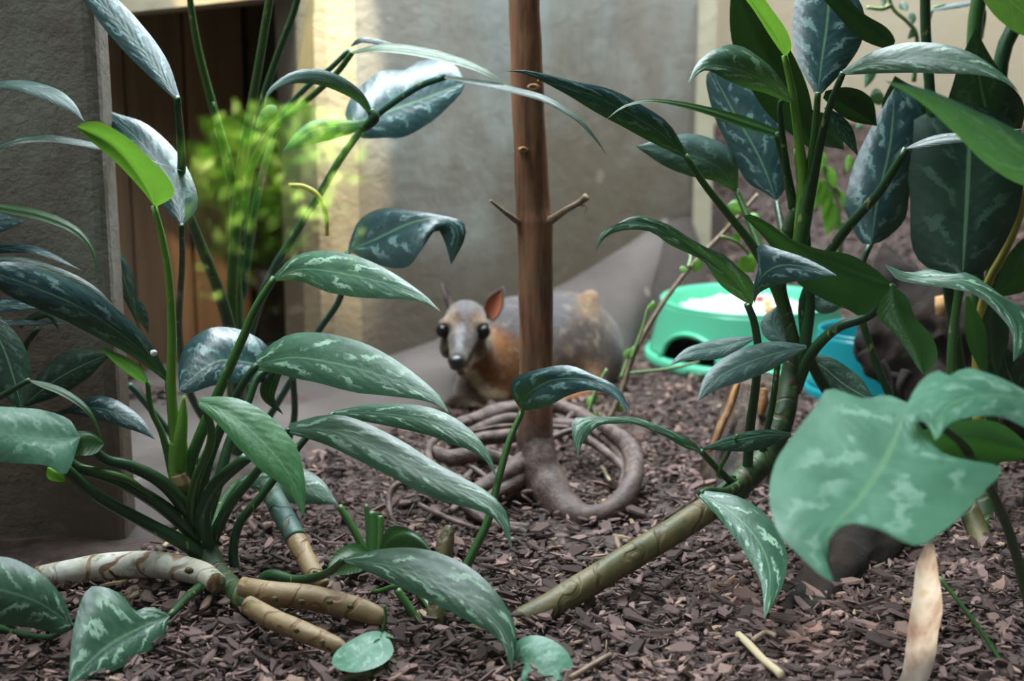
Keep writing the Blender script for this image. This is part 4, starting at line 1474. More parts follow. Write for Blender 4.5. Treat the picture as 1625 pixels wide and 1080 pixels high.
# --- E: leaves that reach in from beyond the left edge
E = thing('edge_aglaonema', 'aglaonema mostly out of frame whose arching leaves reach in over the concrete pillar', 'plant', W(-210, 850, 1.30))
ptube('stem', [(-205, 860, 1.3, 20), (-190, 760, 1.3, 20), (-180, 660, 1.3, 18), (-170, 560, 1.3, 15)], CM['stem'], E, sides=12)
E_LEAVES = [
    ([(-30, 140), (20, 134), (75, 147), (112, 168), (134, 193)], [2, 7, 11, 10, 0], [2, 7, 11, 10, 0], (1.30, 1.26), 'grey', 1.2),
    ([(-40, 262), (0, 232), (60, 219), (125, 226), (190, 240), (236, 254), (292, 272)], 6, 6, (1.28, 1.30), 'dark', 1.6),
    ([(-40, 322), (5, 329), (67, 341), (122, 366), (150, 405), (152, 448)], 7, 9, (1.28, 1.22), 'under', .8),
    ([(-70, 350), (-20, 352), (41, 351)], [4, 17, 0], [4, 20, 0], (1.30, 1.28), 'blue', .75),
    ([(-60, 398), (0, 393), (60, 397), (128, 428)], 7, 9, (1.31, 1.27), 'blue', 1.2),
    ([(-20, 415), (50, 420), (140, 462), (215, 530)], [8, 10, 12, 0], [8, 10, 12, 0], (1.31, 1.30), 'dark', .75),
    ([(-60, 487), (0, 484), (76, 487)], 12, 12, (1.30, 1.28), 'blue', .9),
    ([(-40, 512), (40, 512), (117, 513)], 5, 5, (1.33, 1.31), 'blue', 1.3),
    ([(30, 520), (55, 500), (80, 497), (94, 525)], [1, 6, 6, 0], [1, 9, 8, 0], (1.33, 1.31), 'dark', .8),
    ([(-45, 470), (0, 540), (22, 600), (36, 655)], [4, 24, 32, 0], [4, 34, 40, 0], (1.26, 1.22), 'dark', .6),
    ([(40, 640), (85, 605), (130, 580), (178, 560)], [6, 26, 28, 0], [6, 24, 22, 0], (1.36, 1.33), 'dark', .7),
    ([(46, 603), (100, 622), (140, 652), (164, 700)], 6, 6, (1.18, 1.16), 'under', 1.2),
    ([(104, 652), (160, 648), (215, 672), (248, 698)], [3, 20, 16, 0], [3, 18, 14, 0], (1.36, 1.33), 'blue', .8),
    ([(168, 368), (192, 425), (217, 513)], [3, 14, 0], [3, 14, 0], (1.45, 1.42), 'dark', .5),
    ([(213, 472), (226, 500), (236, 530)], 9, 9, (1.5, 1.5), 'blue', .5),
    ([(116, 992), (60, 955), (0, 935), (-60, 920)], [(100, 1006), (60, 997), (0, 990), (-40, 975)], [(112, 978), (98, 945), (67, 911), (30, 889), (0, 883), (-40, 885)], (1.06, 1.04), 'mid', .6),
]
for (m_, a_, b_, y_, mt_, tl_) in E_LEAVES:
    leaf(E, m_, a_, b_, y_, mt_, tilt=tl_, under=(mt_ == 'under'))
for pts, Y in (([(-30, 140), (-90, 220), (-150, 420), (-172, 600)], (1.3, 1.3)), ([(-40, 262), (-100, 350), (-160, 560)], (1.28, 1.3)), ([(-40, 322), (-110, 450), (-168, 600)], (1.28, 1.3)),
               ([(-70, 350), (-120, 470), (-175, 640)], (1.3, 1.3)), ([(-60, 487), (-120, 560), (-180, 680)], (1.3, 1.3)), ([(-45, 470), (-100, 540), (-178, 660)], (1.26, 1.3)),
               ([(62, 520), (40, 548), (30, 590), (-60, 660), (-180, 740)], (1.33, 1.31)), ([(104, 652), (40, 680), (-80, 720), (-190, 790)], (1.36, 1.31)), ([(40, 640), (-60, 690), (-185, 760)], (1.36, 1.31)),
               ([(46, 603), (-20, 640), (-180, 720)], (1.18, 1.29)), ([(116, 992), (60, 1010), (-80, 960), (-200, 840)], (1.07, 1.29))):
    stalk(E, pts, 'dark', (4.5, 8), Y)

# --- G: young shoots in the middle foreground
Gp = thing('young_aglaonema', 'young aglaonema shoot with one curled leaf on a long stalk, before the tree', 'plant', G(690, 1000))
leaf(Gp, [(829, 652), (838, 625), (880, 602), (935, 603), (975, 620), (1000, 656)], [(811, 625), (816, 600), (845, 588), (900, 579), (945, 596), (975, 610), (992, 632)], [(840, 650), (868, 645), (900, 628), (935, 619), (965, 625), (988, 643)], (1.24, 1.17), 'blue')
stalk(Gp, [(829, 652), (808, 700), (790, 765), (775, 824), (750, 878), (722, 935), (700, 985)], 'mid', (5, 9), (1.24, 1.15))
stalk(Gp, [(630, 935), (655, 972), (682, 1015)], 'mid', (7, 8), (1.15, 1.13))
ptube('sheath', [(692, 945, 1.15, 12), (690, 985, 1.14, 16), (688, 1012, 1.135, 14)], CM['olive'], Gp, sides=12)
ptube('dry_sheath', [(715, 835, 1.28, 8), (706, 860, 1.27, 13), (700, 890, 1.26, 12)], CM['olive'], Gp, sides=10, wob=.4)
stalk(Gp, [(575, 935), (600, 938), (630, 930), (662, 940), (690, 975)], 'mid', (4, 6), (1.22, 1.15))
leaf(Gp, [(800, 1066), (835, 1052), (868, 1075), (890, 1115)], [(805, 1040), (828, 1012), (866, 1010), (902, 1036), (912, 1080)], [(783, 1080), (800, 1100), (830, 1112), (860, 1122)], (1.06, 1.01), 'pale', tilt=.6)
H = thing('cut_shoot', 'cluster of cut green stalks with two low bright leaves, in the mulch before the roots', 'plant', G(592, 890))
for pts, r in (([(538, 802), (560, 838), (582, 880)], (6, 7)), ([(590, 812), (592, 845), (592, 885)], (9, 11)), ([(604, 818), (602, 850), (598, 885)], (6, 9)), ([(581, 800), (586, 845), (588, 885)], (4, 8))):
    stalk(H, pts, 'mid', r, (1.30, 1.28))
leaf(H, [(600, 880), (625, 855), (655, 850), (688, 878)], [(612, 842), (635, 834), (668, 850)], [(640, 890), (665, 890)], (1.27, 1.24), 'under', under=True)
leaf(H, [(592, 880), (560, 882), (518, 908)], [(575, 905), (540, 912)], [(570, 862), (545, 866), (525, 885)], (1.27, 1.22), 'under', under=True)
fl = thing('fallen_leaf', 'small round green leaf lying face up on the bark mulch, bottom centre', 'leaf', G(575, 1035))
leaf(fl, [(610, 1000), (590, 1022), (560, 1045), (526, 1052)], [(625, 1032), (606, 1054), (565, 1066), (538, 1062)], [(628, 1015), (600, 1000), (560, 1012), (532, 1035)], (1.075, 1.018), 'pale', tilt=1.5, fold=0, cup=.03)
stalk(fl, [(607, 1002), (612, 980), (610, 960)], 'mid', (3, 2.5), (1.075, 1.08))

# --- B: the leaning cane plant right of the tree
B = thing('leaning_aglaonema', 'aglaonema on a leaning olive cane with a dense leafy crown before the green bowl', 'plant', G(830, 1000))
ptube('cane', [(815, 992, 1.145, 25), (880, 958, 1.16, 24), (960, 908, 1.19, 23), (1040, 860, 1.225, 23), (1100, 822, 1.25, 23), (1135, 800, 1.265, 22)], CM['olive'], B, n=70, sides=18, wob=.07)
ptube('stem', [(1130, 803, 1.26, 22), (1178, 765, 1.29, 22), (1220, 715, 1.32, 21), (1243, 660, 1.34, 19), (1254, 600, 1.36, 17), (1262, 545, 1.37, 14)], CM['stem'], B, n=50, sides=16, wob=.06)
ptube('stem', [(1262, 560, 1.37, 13), (1248, 500, 1.37, 11), (1238, 450, 1.37, 10), (1246, 380, 1.37, 11), (1264, 330, 1.37, 10)], CM['stem'], B, n=40, sides=14)
ptube('stem', [(1268, 600, 1.36, 11), (1278, 540, 1.36, 10), (1285, 480, 1.36, 9), (1280, 420, 1.36, 9), (1276, 370, 1.36, 10)], SM['dark'], B, n=40, sides=14)
ptube('sheath', [(1268, 235, 1.36, 9), (1276, 300, 1.36, 12), (1272, 370, 1.36, 13), (1262, 420, 1.36, 9)], SM['bright'], B, sides=12)
ptube('sheath', [(1288, 250, 1.355, 8), (1280, 320, 1.355, 12), (1268, 390, 1.355, 12), (1258, 420, 1.36, 7)], SM['mid'], B, sides=12)
leaf(B, [(1088, 247), (1040, 205), (970, 165), (890, 132), (833, 114), (803, 113)], [4, 20, 24, 22, 14, 6, 0], [4, 20, 22, 20, 10, 5, 0], (1.34, 1.24), 'blue', label='long narrow leaf with grey flecks reaching across the trunk')
stalk(B, [(1087, 246), (1120, 295), (1160, 345), (1196, 392), (1228, 452), (1250, 510)], 'mid', (5, 9), (1.34, 1.37))
leaf(B, [(1168, 302), (1138, 265), (1080, 242), (1009, 232)], [4, 24, 32, 24, 0], [4, 34, 36, 20, 0], (1.45, 1.40), 'grey')
stalk(B, [(1168, 301), (1185, 340), (1205, 390), (1232, 450)], 'mid', (5, 8), (1.45, 1.38))
leaf(B, [(1234, 212), (1180, 194), (1110, 172), (1040, 160), (992, 168), (958, 193)], [6, 9, 7, 5, 3, 2, 0], [6, 10, 7, 5, 3, 2, 0], (1.36, 1.28), 'under', tilt=1.3, under=True)
stalk(B, [(1232, 210), (1246, 268), (1258, 330)], 'mid', (5, 7), (1.36, 1.37))
leaf(B, [(1232, 318), (1205, 250), (1165, 180), (1128, 110)], [(1212, 305), (1183, 285), (1153, 227), (1133, 183), (1120, 128)], [(1250, 290), (1245, 230), (1215, 160), (1170, 115)], (1.42, 1.49), 'blue', tilt=.2, fold=.35)
stalk(B, [(1232, 318), (1240, 360), (1248, 400)], 'dark', (5, 7), (1.46, 1.39))
leaf(B, [(1256, 160), (1210, 128), (1160, 108), (1118, 106), (1091, 133)], [4, 14, 22, 20, 6, 0], [4, 20, 32, 38, 14, 0], (1.33, 1.24), 'mid', tilt=1.0)
stalk(B, [(1255, 158), (1238, 165), (1246, 250), (1258, 318)], 'dark', (4, 7), (1.34, 1.37))
leaf(B, [(1290, 235), (1255, 160), (1210, 80), (1160, -30)], [4, 40, 46, 34, 0], [4, 30, 40, 34, 0], (1.42, 1.40), 'dark', tilt=.1, under=True)
leaf(B, [(1246, 91), (1232, 55), (1200, 10), (1170, -35)], [(1225, 62), (1195, 15), (1165, -25)], [(1256, 75), (1248, 48), (1225, 15), (1195, -25)], (1.34, 1.30), 'new', tilt=.2, fold=-.4)
stalk(B, [(1245, 88), (1256, 140), (1266, 210), (1275, 290), (1272, 350)], 'bright', (5, 10), (1.34, 1.36))
leaf(B, [(1298, 148), (1304, 95), (1313, 30), (1318, -50)], [6, 40, 54, 50, 0], [6, 42, 60, 50, 0], (1.34, 1.42), 'blue', tilt=.25, fold=.3)
stalk(B, [(1298, 146), (1293, 210), (1284, 280), (1276, 340)], 'mid', (5, 9), (1.34, 1.36))
leaf(B, [(1418, 73), (1372, 38), (1322, -5), (1290, -40)], [(1400, 76), (1360, 58), (1325, 20), (1292, -20)], [(1420, 62), (1405, 42), (1366, 18), (1325, -25)], (1.30, 1.30), 'dark', tilt=.2, under=True)
leaf(B, [(1338, 115), (1400, 97), (1470, 92), (1540, 103), (1590, 123), (1618, 147)], [4, 17, 24, 25, 20, 8, 0], [4, 17, 23, 24, 17, 7, 0], (1.28, 1.18), 'mid')
stalk(B, [(1338, 115), (1318, 165), (1302, 225), (1288, 300), (1276, 360)], 'dark', (5, 9), (1.28, 1.36))
leaf(B, [(1308, 150), (1335, 160), (1365, 178), (1392, 200)], [6, 26, 28, 0], [6, 20, 18, 0], (1.40, 1.40), 'dark', tilt=.2, under=True)
leaf(B, [(1310, 170), (1340, 205), (1362, 248)], [3, 12, 0], [3, 14, 0], (1.37, 1.36), 'blue', tilt=.2)
leaf(B, [(1282, 175), (1305, 205), (1340, 238)], [4, 30, 0], [4, 22, 0], (1.41, 1.40), 'dark', tilt=.2, under=True)
leaf(B, [(1420, 455), (1352, 436), (1275, 398), (1210, 352), (1178, 342)], [(1372, 500), (1340, 488), (1300, 472), (1262, 445), (1215, 380)], [(1405, 440), (1378, 419), (1345, 403), (1300, 395), (1255, 379), (1225, 357), (1195, 341)], (1.30, 1.26), 'under', under=True, tilt=.5)
stalk(B, [(1418, 452), (1395, 487), (1372, 504), (1332, 518), (1300, 545), (1280, 575), (1262, 620)], 'dark', (7, 10), (1.30, 1.36))
leaf(B, [(1197, 482), (1208, 440), (1250, 420), (1328, 437)], [(1196, 455), (1203, 420), (1203, 388), (1238, 396), (1275, 408), (1308, 424)], [(1206, 464), (1238, 451), (1288, 443)], (1.23, 1.16), 'blue')
leaf(B, [(1194, 484), (1162, 440), (1108, 400), (1045, 360), (985, 354), (955, 372), (945, 402)], [(1180, 478), (1143, 452), (1120, 418), (1095, 403), (1062, 388), (1030, 367), (985, 366), (957, 380)], [(1200, 460), (1190, 440), (1176, 428), (1152, 406), (1120, 392), (1092, 376), (1065, 358), (1033, 346), (1007, 342), (973, 358), (951, 374)], (1.24, 1.17), 'mid', label='leaf with grey centre stripe drooping over the rim of the green bowl')
stalk(B, [(1186, 482), (1197, 512), (1203, 560), (1198, 620), (1190, 680), (1185, 760)], 'dark', (6, 9), (1.24, 1.30))
leaf(B, [(1280, 550), (1225, 562), (1170, 582), (1130, 606), (1106, 638)], [3, 20, 26, 18, 0], [3, 20, 24, 18, 0], (1.25, 1.17), 'grey', tilt=.9)
leaf(B, [(1196, 536), (1140, 552), (1092, 560), (1060, 581)], [3, 16, 14, 0], [3, 14, 10, 0], (1.32, 1.28), 'grey', tilt=1.1)
leaf(B, [(1246, 548), (1228, 515), (1234, 484)], [4, 22, 0], [4, 14, 0], (1.34, 1.36), 'grey', tilt=.6)
leaf(B, [(1275, 560), (1310, 585), (1340, 610), (1392, 640)], [4, 22, 24, 0], [4, 22, 26, 0], (1.40, 1.36), 'dark', tilt=.5)
leaf(B, [(1285, 470), (1305, 480), (1328, 465), (1338, 430)], [4, 20, 16, 0], [4, 20, 16, 0], (1.45, 1.45), 'grey', tilt=.6)
leaf(B, [(1112, 783), (1160, 812), (1203, 858), (1222, 912), (1213, 982)], [6, 26, 36, 34, 18, 0], [6, 20, 27, 26, 12, 0], (1.20, 1.08), 'mid')
stalk(B, [(1112, 783), (1125, 778), (1150, 780), (1175, 768)], 'dark', (6, 9), (1.2, 1.28))
leaf(B, [(1255, 690), (1215, 690), (1160, 700), (1112, 712)], [4, 22, 16, 0], [4, 10, 9, 0], (1.26, 1.20), 'dark')
leaf(B, [(1114, 716), (1060, 686), (1002, 666), (945, 668), (918, 690), (917, 726)], [(1090, 712), (1050, 690), (1005, 672), (980, 672), (951, 675), (926, 700)], [(1100, 700), (1067, 684), (1030, 668), (1000, 661), (955, 661), (912, 663), (908, 690)], (1.24, 1.16), 'mid')
stalk(B, [(1112, 715), (1140, 745), (1165, 765), (1190, 755)], 'dark', (5, 7), (1.24, 1.29))
stalk(B, [(1170, 690), (1155, 720), (1140, 752), (1165, 758)], 'mid', (3, 5), (1.22, 1.28))
stalk(B, [(1236, 560), (1226, 640), (1215, 690), (1205, 740)], 'dark', (5, 6), (1.30, 1.31))

# --- C: the tall plant at the right edge, leaves hanging in shade
Cp = thing('shaded_aglaonema', 'tall aglaonema with big dark hanging leaves before the driftwood', 'plant', G(1560, 850))
leaf(Cp, [(1382, 388), (1392, 320), (1412, 230), (1420, 138)], [(1366, 384), (1348, 352), (1341, 320), (1352, 270), (1366, 235), (1392, 185)], [(1404, 380), (1436, 348), (1446, 295), (1470, 220), (1455, 160)], (1.42, 1.50), 'blue', tilt=.1, fold=.3)
stalk(Cp, [(1382, 386), (1368, 420), (1362, 480), (1400, 600), (1480, 760)], 'dark', (5, 8), (1.46, 1.42))
leaf(Cp, [(1438, 235), (1490, 221), (1540, 216), (1625, 204)], 8, 9, (1.32, 1.28), 'dark', tilt=1.2)
stalk(Cp, [(1439, 236), (1420, 266), (1392, 308), (1350, 355), (1310, 408), (1285, 450), (1275, 500), (1300, 600), (1420, 760)], 'dark', (7, 10), (1.33, 1.40))
leaf(Cp, [(1527, 440), (1532, 360), (1537, 260), (1542, 165)], [(1495, 432), (1464, 420), (1446, 385), (1444, 310), (1438, 258), (1450, 190)], [(1566, 428), (1600, 375), (1620, 320), (1628, 240), (1600, 185)], (1.40, 1.49), 'dark', tilt=.1, fold=.2, label='broad dark green leaf with arched side veins')
stalk(Cp, [(1527, 440), (1516, 500), (1510, 590), (1525, 720), (1555, 850)], 'mid', (7, 10), (1.42, 1.38))
leaf(Cp, [(1600, 260), (1570, 190), (1552, 110), (1548, 45)], [5, 70, 40, 0], [5, 60, 35, 0], (1.50, 1.48), 'dark', tilt=.1)
leaf(Cp, [(1470, 260), (1440, 200), (1425, 160), (1420, 120)], [5, 30, 30, 0], [5, 60, 60, 0], (1.52, 1.5), 'dark', tilt=.1)
leaf(Cp, [(1700, 300), (1610, 243), (1535, 190), (1470, 152), (1404, 128)], [10, 36, 40, 28, 14, 0], [10, 36, 30, 18, 10, 0], (1.02, .98), 'pale', tilt=.5)
stalk(Cp, [(1690, 296), (1700, 420), (1680, 600), (1630, 800)], 'dark', (6, 9), (1.03, 1.25))
leaf(Cp, [(1540, -60), (1590, -10), (1630, 25), (1680, 70)], [4, 30, 36, 0], [4, 30, 32, 0], (1.15, 1.1), 'new', tilt=.2)
stalk(Cp, [(1468, -60), (1468, 20), (1470, 70), (1480, 200), (1500, 420), (1540, 700)], 'dark', (8, 10), (1.50, 1.46))
stalk(Cp, [(1558, -60), (1553, 0), (1546, 60), (1545, 250), (1552, 500), (1560, 780)], 'mid', (12, 12), (1.56, 1.50))
stalk(Cp, [(1640, -40), (1608, 45), (1588, 100), (1580, 260), (1575, 500), (1570, 780)], 'dark', (12, 13), (1.52, 1.46))
stalk(Cp, [(1640, 270), (1612, 360), (1586, 415), (1566, 456), (1550, 560), (1555, 800)], 'yellow', (6, 9), (1.48, 1.44))
leaf(Cp, [(1404, 419), (1450, 440), (1515, 445), (1570, 468), (1610, 515), (1608, 574)], [(1440, 432), (1475, 427), (1510, 434), (1540, 434), (1592, 470), (1640, 505), (1635, 545)], [(1425, 444), (1470, 452), (1520, 460), (1556, 473), (1588, 503), (1606, 530)], (1.22, 1.14), 'mid', tilt=.6)
leaf(Cp, [(1415, 452), (1425, 500), (1450, 550), (1466, 594)], [(1440, 472), (1452, 502), (1478, 532), (1488, 560), (1478, 585)], [(1396, 480), (1392, 502), (1418, 528), (1440, 558), (1455, 582)], (1.27, 1.24), 'under', under=True, tilt=.2)
leaf(Cp, [(1535, 470), (1550, 530), (1562, 600)], [3, 16, 0], [3, 18, 0], (1.38, 1.38), 'under', under=True, tilt=.2)
leaf(Cp, [(1578, 468), (1576, 530), (1582, 595)], [3, 26, 0], [3, 22, 0], (1.40, 1.40), 'dark', tilt=.2, under=True)
leaf(Cp, [(1575, 470), (1605, 440), (1640, 400), (1690, 370)], [4, 24, 26, 0], [4, 36, 44, 0], (1.44, 1.44), 'under', tilt=.2, under=True)
leaf(Cp, [(1625, 640), (1600, 590), (1590, 545)], [4, 30, 0], [4, 34, 0], (1.44, 1.44), 'dark', tilt=.2)
ptube('stem', [(1535, 800, 1.34, 17), (1555, 850, 1.32, 18), (1590, 930, 1.26, 18), (1630, 1010, 1.2, 18)], CM['olive'], Cp, sides=12)
ptube('stem', [(1560, 700, 1.45, 20), (1560, 780, 1.42, 22), (1560, 850, 1.385, 24)], CM['stem'], Cp, sides=12)

# --- D: the big pale leaves close to the glass
Dp = thing('near_aglaonema', 'aglaonema close to the glass with two big pale blurred leaves, lower right', 'plant', G(1640, 985))
leaf(Dp, [(1442, 640), (1412, 715), (1365, 790), (1315, 850), (1323, 924)],
     [(1470, 690), (1510, 725), (1590, 742), (1560, 780), (1522, 822), (1486, 850), (1464, 864), (1438, 862), (1412, 846), (1384, 826), (1348, 821), (1315, 836), (1298, 860), (1302, 887)][::1],
     [(1405, 626), (1370, 632), (1316, 616), (1297, 640), (1270, 675), (1250, 702), (1231, 732), (1221, 772), (1224, 815), (1240, 852), (1272, 884), (1300, 911)], (.90, .84), 'pale', tilt=.7, fold=.05, cup=.06, wave=.03, N=34, label='big pale curled leaf nearest the glass')
leaf(Dp, [(1690, 650), (1620, 632), (1550, 628), (1500, 648), (1484, 698)], [(1640, 680), (1590, 660), (1540, 662), (1506, 672), (1493, 690)], [(1660, 625), (1625, 618), (1597, 603), (1558, 588), (1530, 583), (1505, 597), (1485, 587), (1458, 608), (1440, 642), (1438, 668), (1470, 670)], (.92, .86), 'pale', tilt=.6, fold=.05, cup=.06, label='smaller greyish pale leaf with a downturned tip, behind the biggest one')
leaf(Dp, [(1640, 720), (1580, 700), (1520, 690), (1440, 690)], [6, 40, 44, 0], [6, 30, 20, 0], (.98, .95), 'under', under=True, tilt=.3)
stalk(Dp, [(1442, 642), (1470, 660), (1540, 720), (1600, 840), (1640, 985)], 'dark', (6, 10), (.905, 1.12))
stalk(Dp, [(1690, 650), (1700, 760), (1660, 980)], 'dark', (6, 10), (.93, 1.12))
stalk(Dp, [(1490, 915), (1530, 965), (1570, 1020), (1605, 1075)], 'mid', (3.5, 4.5), (1.1, 1.05))
dl = thing('dried_leaf', 'pale dry folded leaf strip standing below the big near leaf, lower right', 'leaf', G(1448, 1098))
Md = NT('dry_leaf')
n_ = Md.noise(Md.scale(Md.coord(), (1, 1, .5)), 45, 3)
Md.col(Md.ramp(n_, [(0.3, (.36, .20, .13)), (.5, (.70, .60, .50)), (.62, (.80, .72, .64)), (.75, (.62, .42, .16))]))
Md.rough(.6)
LM['dry'] = Md.m
leaf(dl, [(1450, 1100), (1462, 1030), (1470, 960), (1474, 900), (1473, 858)], [(1424, 1085), (1432, 1064), (1442, 990), (1449, 940), (1455, 893)], [(1472, 1080), (1485, 1040), (1489, 1003), (1496, 962), (1489, 907), (1482, 863)], (1.02, .985), 'dry', tilt=0, fold=.5, name='blade')

# --- weeds and vines
V1 = thing('vine_seedling', 'thin brown vine climbing diagonally past the green bowl, with small round leaves', 'plant', G(955, 690))
ptube('stem', [(955, 690, 1.68, 4.5), (985, 625, 1.69, 4.5), (1005, 565, 1.70, 4.5), (1040, 500, 1.71, 4), (1090, 430, 1.72, 3.5), (1145, 372, 1.73, 3.5), (1175, 340, 1.73, 3.5), (1202, 308, 1.74, 3)], M_STICK, V1, n=60, sides=9, wob=.2)
for pts in ([(1001, 570), (1020, 520), (1028, 490), (1038, 478)], [(1000, 592), (1060, 585), (1110, 574)], [(962, 680), (945, 660), (938, 642), (955, 600), (962, 588)], [(930, 665), (945, 620), (963, 585)], [(1092, 424), (1096, 408), (1093, 400)], [(1145, 375), (1170, 385), (1190, 405)], [(985, 600), (1000, 560), (1012, 545)]):
    stalk(V1, pts, 'weed', (3, 2.2), (1.68, 1.70))
for (x, y, x2, y2, w) in ((1078, 427, 1092, 428, 6), (1112, 412, 1100, 432, 8), (1176, 408, 1198, 432, 17), (1155, 325, 1190, 335, 12), (1205, 345, 1180, 350, 10), (932, 640, 950, 628, 7), (950, 655, 938, 665, 8), (990, 565, 1006, 552, 6), (1040, 480, 1030, 492, 5), (975, 640, 990, 655, 6), (1165, 370, 1172, 385, 8)):
    leaf(V1, [(x, y), ((x + x2) / 2, (y + y2) / 2), (x2, y2)], w, w, (1.69, 1.69), 'new', N=9)
def weed(label, base, Y, stems, leaves, mat):
    w = thing('drooping_weed', label, 'plant', base, 'drooping weeds at the back')
    for s in stems:
        stalk(w, s, 'weed', (2.5, 4), (Y, Y), name='stem')
    for (x, y, x2, y2, hw) in leaves:
        leaf(w, [(x, y), ((x + x2) / 2 + 2, (y + y2) / 2), (x2, y2)], hw, hw, (Y, Y - .01), mat, N=10, tilt=.2)
    return w
weed('bright green weed with wilted hanging leaves, between the pale sheaths and the dark hanging leaf', W(1322, 420, 1.95), 1.95,
     [[(1300, 235), (1312, 280), (1330, 330), (1330, 420)], [(1345, 340), (1335, 310), (1318, 290)], [(1332, 420), (1336, 380), (1338, 350)]],
     [(1302, 240, 1300, 275, 9), (1310, 265, 1325, 300, 10), (1308, 285, 1290, 335, 12), (1320, 320, 1312, 375, 13), (1330, 300, 1340, 330, 6), (1335, 355, 1330, 385, 6), (1297, 280, 1292, 310, 7), (1348, 245, 1343, 275, 6), (1315, 300, 1305, 350, 9)], 'new')
weed('pale weed with shrivelled leaves at the top, against the beige wall', W(1450, 130, 1.75), 1.75,
     [[(1405, -40), (1415, 10), (1440, 35), (1455, 60), (1450, 130)], [(1375, 12), (1400, 14), (1415, 8)], [(1500, 8), (1480, 15), (1470, 50), (1452, 110)]],
     [(1398, -10, 1402, 12, 6), (1428, 5, 1440, 18, 7), (1445, 20, 1448, 40, 6), (1452, 45, 1440, 62, 6), (1385, 100, 1372, 140, 9), (1402, 150, 1378, 158, 14), (1365, 195, 1358, 205, 6)], 'mid')
bl = thing('grass_blade', 'narrow teal grass blade lying across the beige wall at the top right', 'leaf', W(1550, 40, 1.72))
leaf(bl, [(1552, 4), (1520, 9), (1468, 18)], 4, 4, (1.7, 1.72), 'blue', name='blade', N=9)
stalk(bl, [(1552, 4), (1562, 20), (1556, 60)], 'teal', (3, 4), (1.7, 1.72), name='stem')

# --- twigs lying on the mulch
for i, (pts, lb) in enumerate((
        ([(1172, 1003), (1200, 1030), (1240, 1068)], 'pale split stick on the mulch, right of the bottom centre'),
        ([(905, 1078), (940, 1060), (968, 1045)], 'thin dark twig on the mulch beside the lowest round leaf'),
        ([(1195, 1010), (1215, 1000), (1232, 1005)], 'short grey twig on the mulch behind the pale split stick'),
        ([(955, 735), (962, 750), (968, 768)], 'pale sliver of wood inside the coiled root ring'),
        ([(260, 868), (268, 858), (276, 846)], 'pale sliver of wood on the kerb edge behind the white cane'))):
    g = [G(*p, z=.018) for p in pts]
    r = .0035 if i == 0 else .0022
    tag(tube('stick', [(q.x, q.y, hgt(q.x, q.y) + .016, r) for q in g], M_STRAW if i in (0, 3, 4) else M_STICK, None, sides=7, wob=.3), lb, 'stick', 'sticks on the mulch')

# ------------------------------------------------------------------ the sunlit bush on the visitors' side, mirrored in the glass
GLASS_Y = .62
def mirror(px, py, dist):
    """the place whose reflection in the upright glass is seen at (px, py), dist metres beyond it"""
    p = W(px, py, GLASS_Y + dist)
    return Vector((p.x, 2 * GLASS_Y - p.y, p.z))
BC = mirror(440, 285, 7.0)
bush = thing('garden_bush', 'sunlit green bush outside, seen only as a soft reflection in the glass', 'bush', (BC.x, BC.y, -.92))
rng = random.Random(5)
LB = []
for i in range(900):
    d = Vector((rng.gauss(0, 1), rng.gauss(0, 1), rng.gauss(0, 1))).normalized() * rng.uniform(.55, 1)
    LB.append((BC + Vector((d.x * .52, d.y * .4, d.z * .36)), d))
for i in range(900):
    d = Vector((rng.gauss(0, 1), rng.gauss(0, 1), rng.gauss(0, 1))).normalized() * rng.uniform(.7, 1)
    LB.append((BC + Vector((d.x * .5, d.y * .4, d.z * .45 - .60)), d))
vs, fs = [], []
for p, d in LB:
    t = (d + Vector((rng.gauss(0, .6), rng.gauss(0, .6), rng.gauss(0, .6)))).normalized()
    s = t.orthogonal().normalized()
    l, w = rng.uniform(.08, .15), rng.uniform(.035, .06)
    b0 = len(vs)
    vs += [p, p + t * l * .5 + s * w, p + t * l, p + t * l * .5 - s * w]
    fs.append((b0, b0 + 1, b0 + 2, b0 + 3))
Mb = NT('bush_leaf')
Mb.col(Mb.ramp(Mb.noise(Mb.coord(), 6, 3), [(.35, (.06, .20, .02)), (.52, (.26, .48, .07)), (.66, (.62, .74, .28)), (.75, (.8, .85, .5))]))
Mb.rough(.5)
o = mesh('foliage', vs, fs, Mb.m, bush)
o['kind'] = 'stuff'
for k in range(5):
    tube('stem', [(BC.x, BC.y, -.92, .012), (BC.x + rng.uniform(-.1, .1), BC.y + rng.uniform(-.1, .1), BC.z * .6, .009), (BC.x + rng.uniform(-.18, .18), BC.y + rng.uniform(-.12, .12), BC.z + .08, .004)], M_STICK, bush)
spot('sun_on_bush', BC + Vector((.5, 2.4, 4.0)), BC, 62000, 12.5, (1, .93, .75), .3, .02)

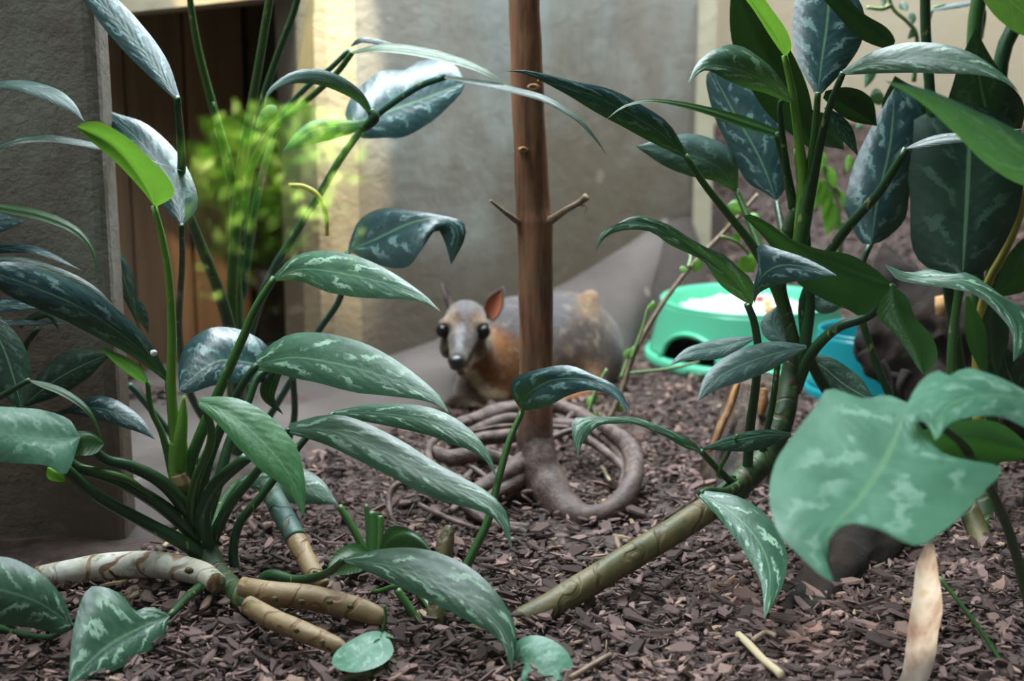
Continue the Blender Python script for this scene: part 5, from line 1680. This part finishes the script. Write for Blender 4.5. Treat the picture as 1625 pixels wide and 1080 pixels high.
hedge = thing('sky_blocking_hedge', 'tall dark hedge added beyond the visitors path to hide the sky from the glass', 'hedge', (0, -14, -.92))  # unseen hedge added so the sky does not reflect in the pane
vs, fs = [], []
nx, nz = 90, 22
for j in range(nz + 1):
    for i in range(nx + 1):
        x, z = -18 + 36 * i / nx, -.92 + 6.5 * j / nz
        vs.append((x, -14 + .9 * noise.noise(Vector((x * .9, z * .9, 0))) + .5 * noise.noise(Vector((x * 3, z * 3, 5))) - (1.2 if j == nz else 0), z + .6 * noise.noise(Vector((x * .5, 3, 0)))))
fs = [(j * (nx + 1) + i, (j + 1) * (nx + 1) + i, (j + 1) * (nx + 1) + i + 1, j * (nx + 1) + i + 1) for j in range(nz) for i in range(nx)]
mesh('foliage', vs, fs, plain('hedge_green', (.012, .03, .01), .8, var=.5), hedge)

# ------------------------------------------------------------------ the glass between the visitors and the enclosure
Mg = NT('window_glass')
ge = Mg.n('ShaderNodeNewGeometry')
dt = Mg.n('ShaderNodeVectorMath', operation='DOT_PRODUCT')
Mg.set(dt.inputs[0], ge.outputs['Normal'])
Mg.set(dt.inputs[1], ge.outputs['Incoming'])
fr = Mg.math('ADD', 0.07, Mg.math('MULTIPLY', Mg.math('POWER', Mg.math('SUBTRACT', 1.0, Mg.math('ABSOLUTE', dt.outputs['Value'])), 5.0), 0.9))
tr = Mg.n('ShaderNodeBsdfTransparent')
tr.inputs[0].default_value = (.97, .985, .98, 1)
gl = Mg.n('ShaderNodeBsdfGlossy')
gl.inputs['Roughness'].default_value = 0.0
mx = Mg.n('ShaderNodeMixShader')
Mg.set(mx.inputs[0], fr)
Mg.t.links.new(tr.outputs[0], mx.inputs[1])
Mg.t.links.new(gl.outputs[0], mx.inputs[2])
Mg.t.links.new(mx.outputs[0], Mg.out.inputs[0])
structure(mesh('window_1', [(-1.5, GLASS_Y, -.03), (1.5, GLASS_Y, -.03), (1.5, GLASS_Y, 1.6), (-1.5, GLASS_Y, 1.6)], [(0, 1, 2, 3)], Mg.m, smooth=False))

# ------------------------------------------------------------------ flecks of sun that fall through the planting above
for tgt, off, power, ang, colr in (
        (W(548, 60, 2.1), (.25, -.40, 1.7), 900, 6, (1, .90, .66)),
        (W(325, 460, 2.2), (.2, -.5, 1.5), 320, 6, (1, .72, .42)),
        (W(1462, 960, 1.0), (.25, -.8, .35), 60, 6, (1, .92, .82)),
        (W(1225, 640, 1.58), (-.35, .25, 1.9), 110, 4, (1, .72, .42)),
        (W(1495, 482, 1.68), (-.5, .3, 1.9), 200, 3, (1, .75, .5))):
    spot('sun_fleck', tgt + Vector(off), tgt, power, ang, colr, .6, .01)
spot('near_leaf_fill', (-.25, .0, 1.15), W(1440, 730, .87), 190, 21, (.84, .95, 1.0), 1.0, .2)  # added spot that brightens the near leaves; no such lamp stands there
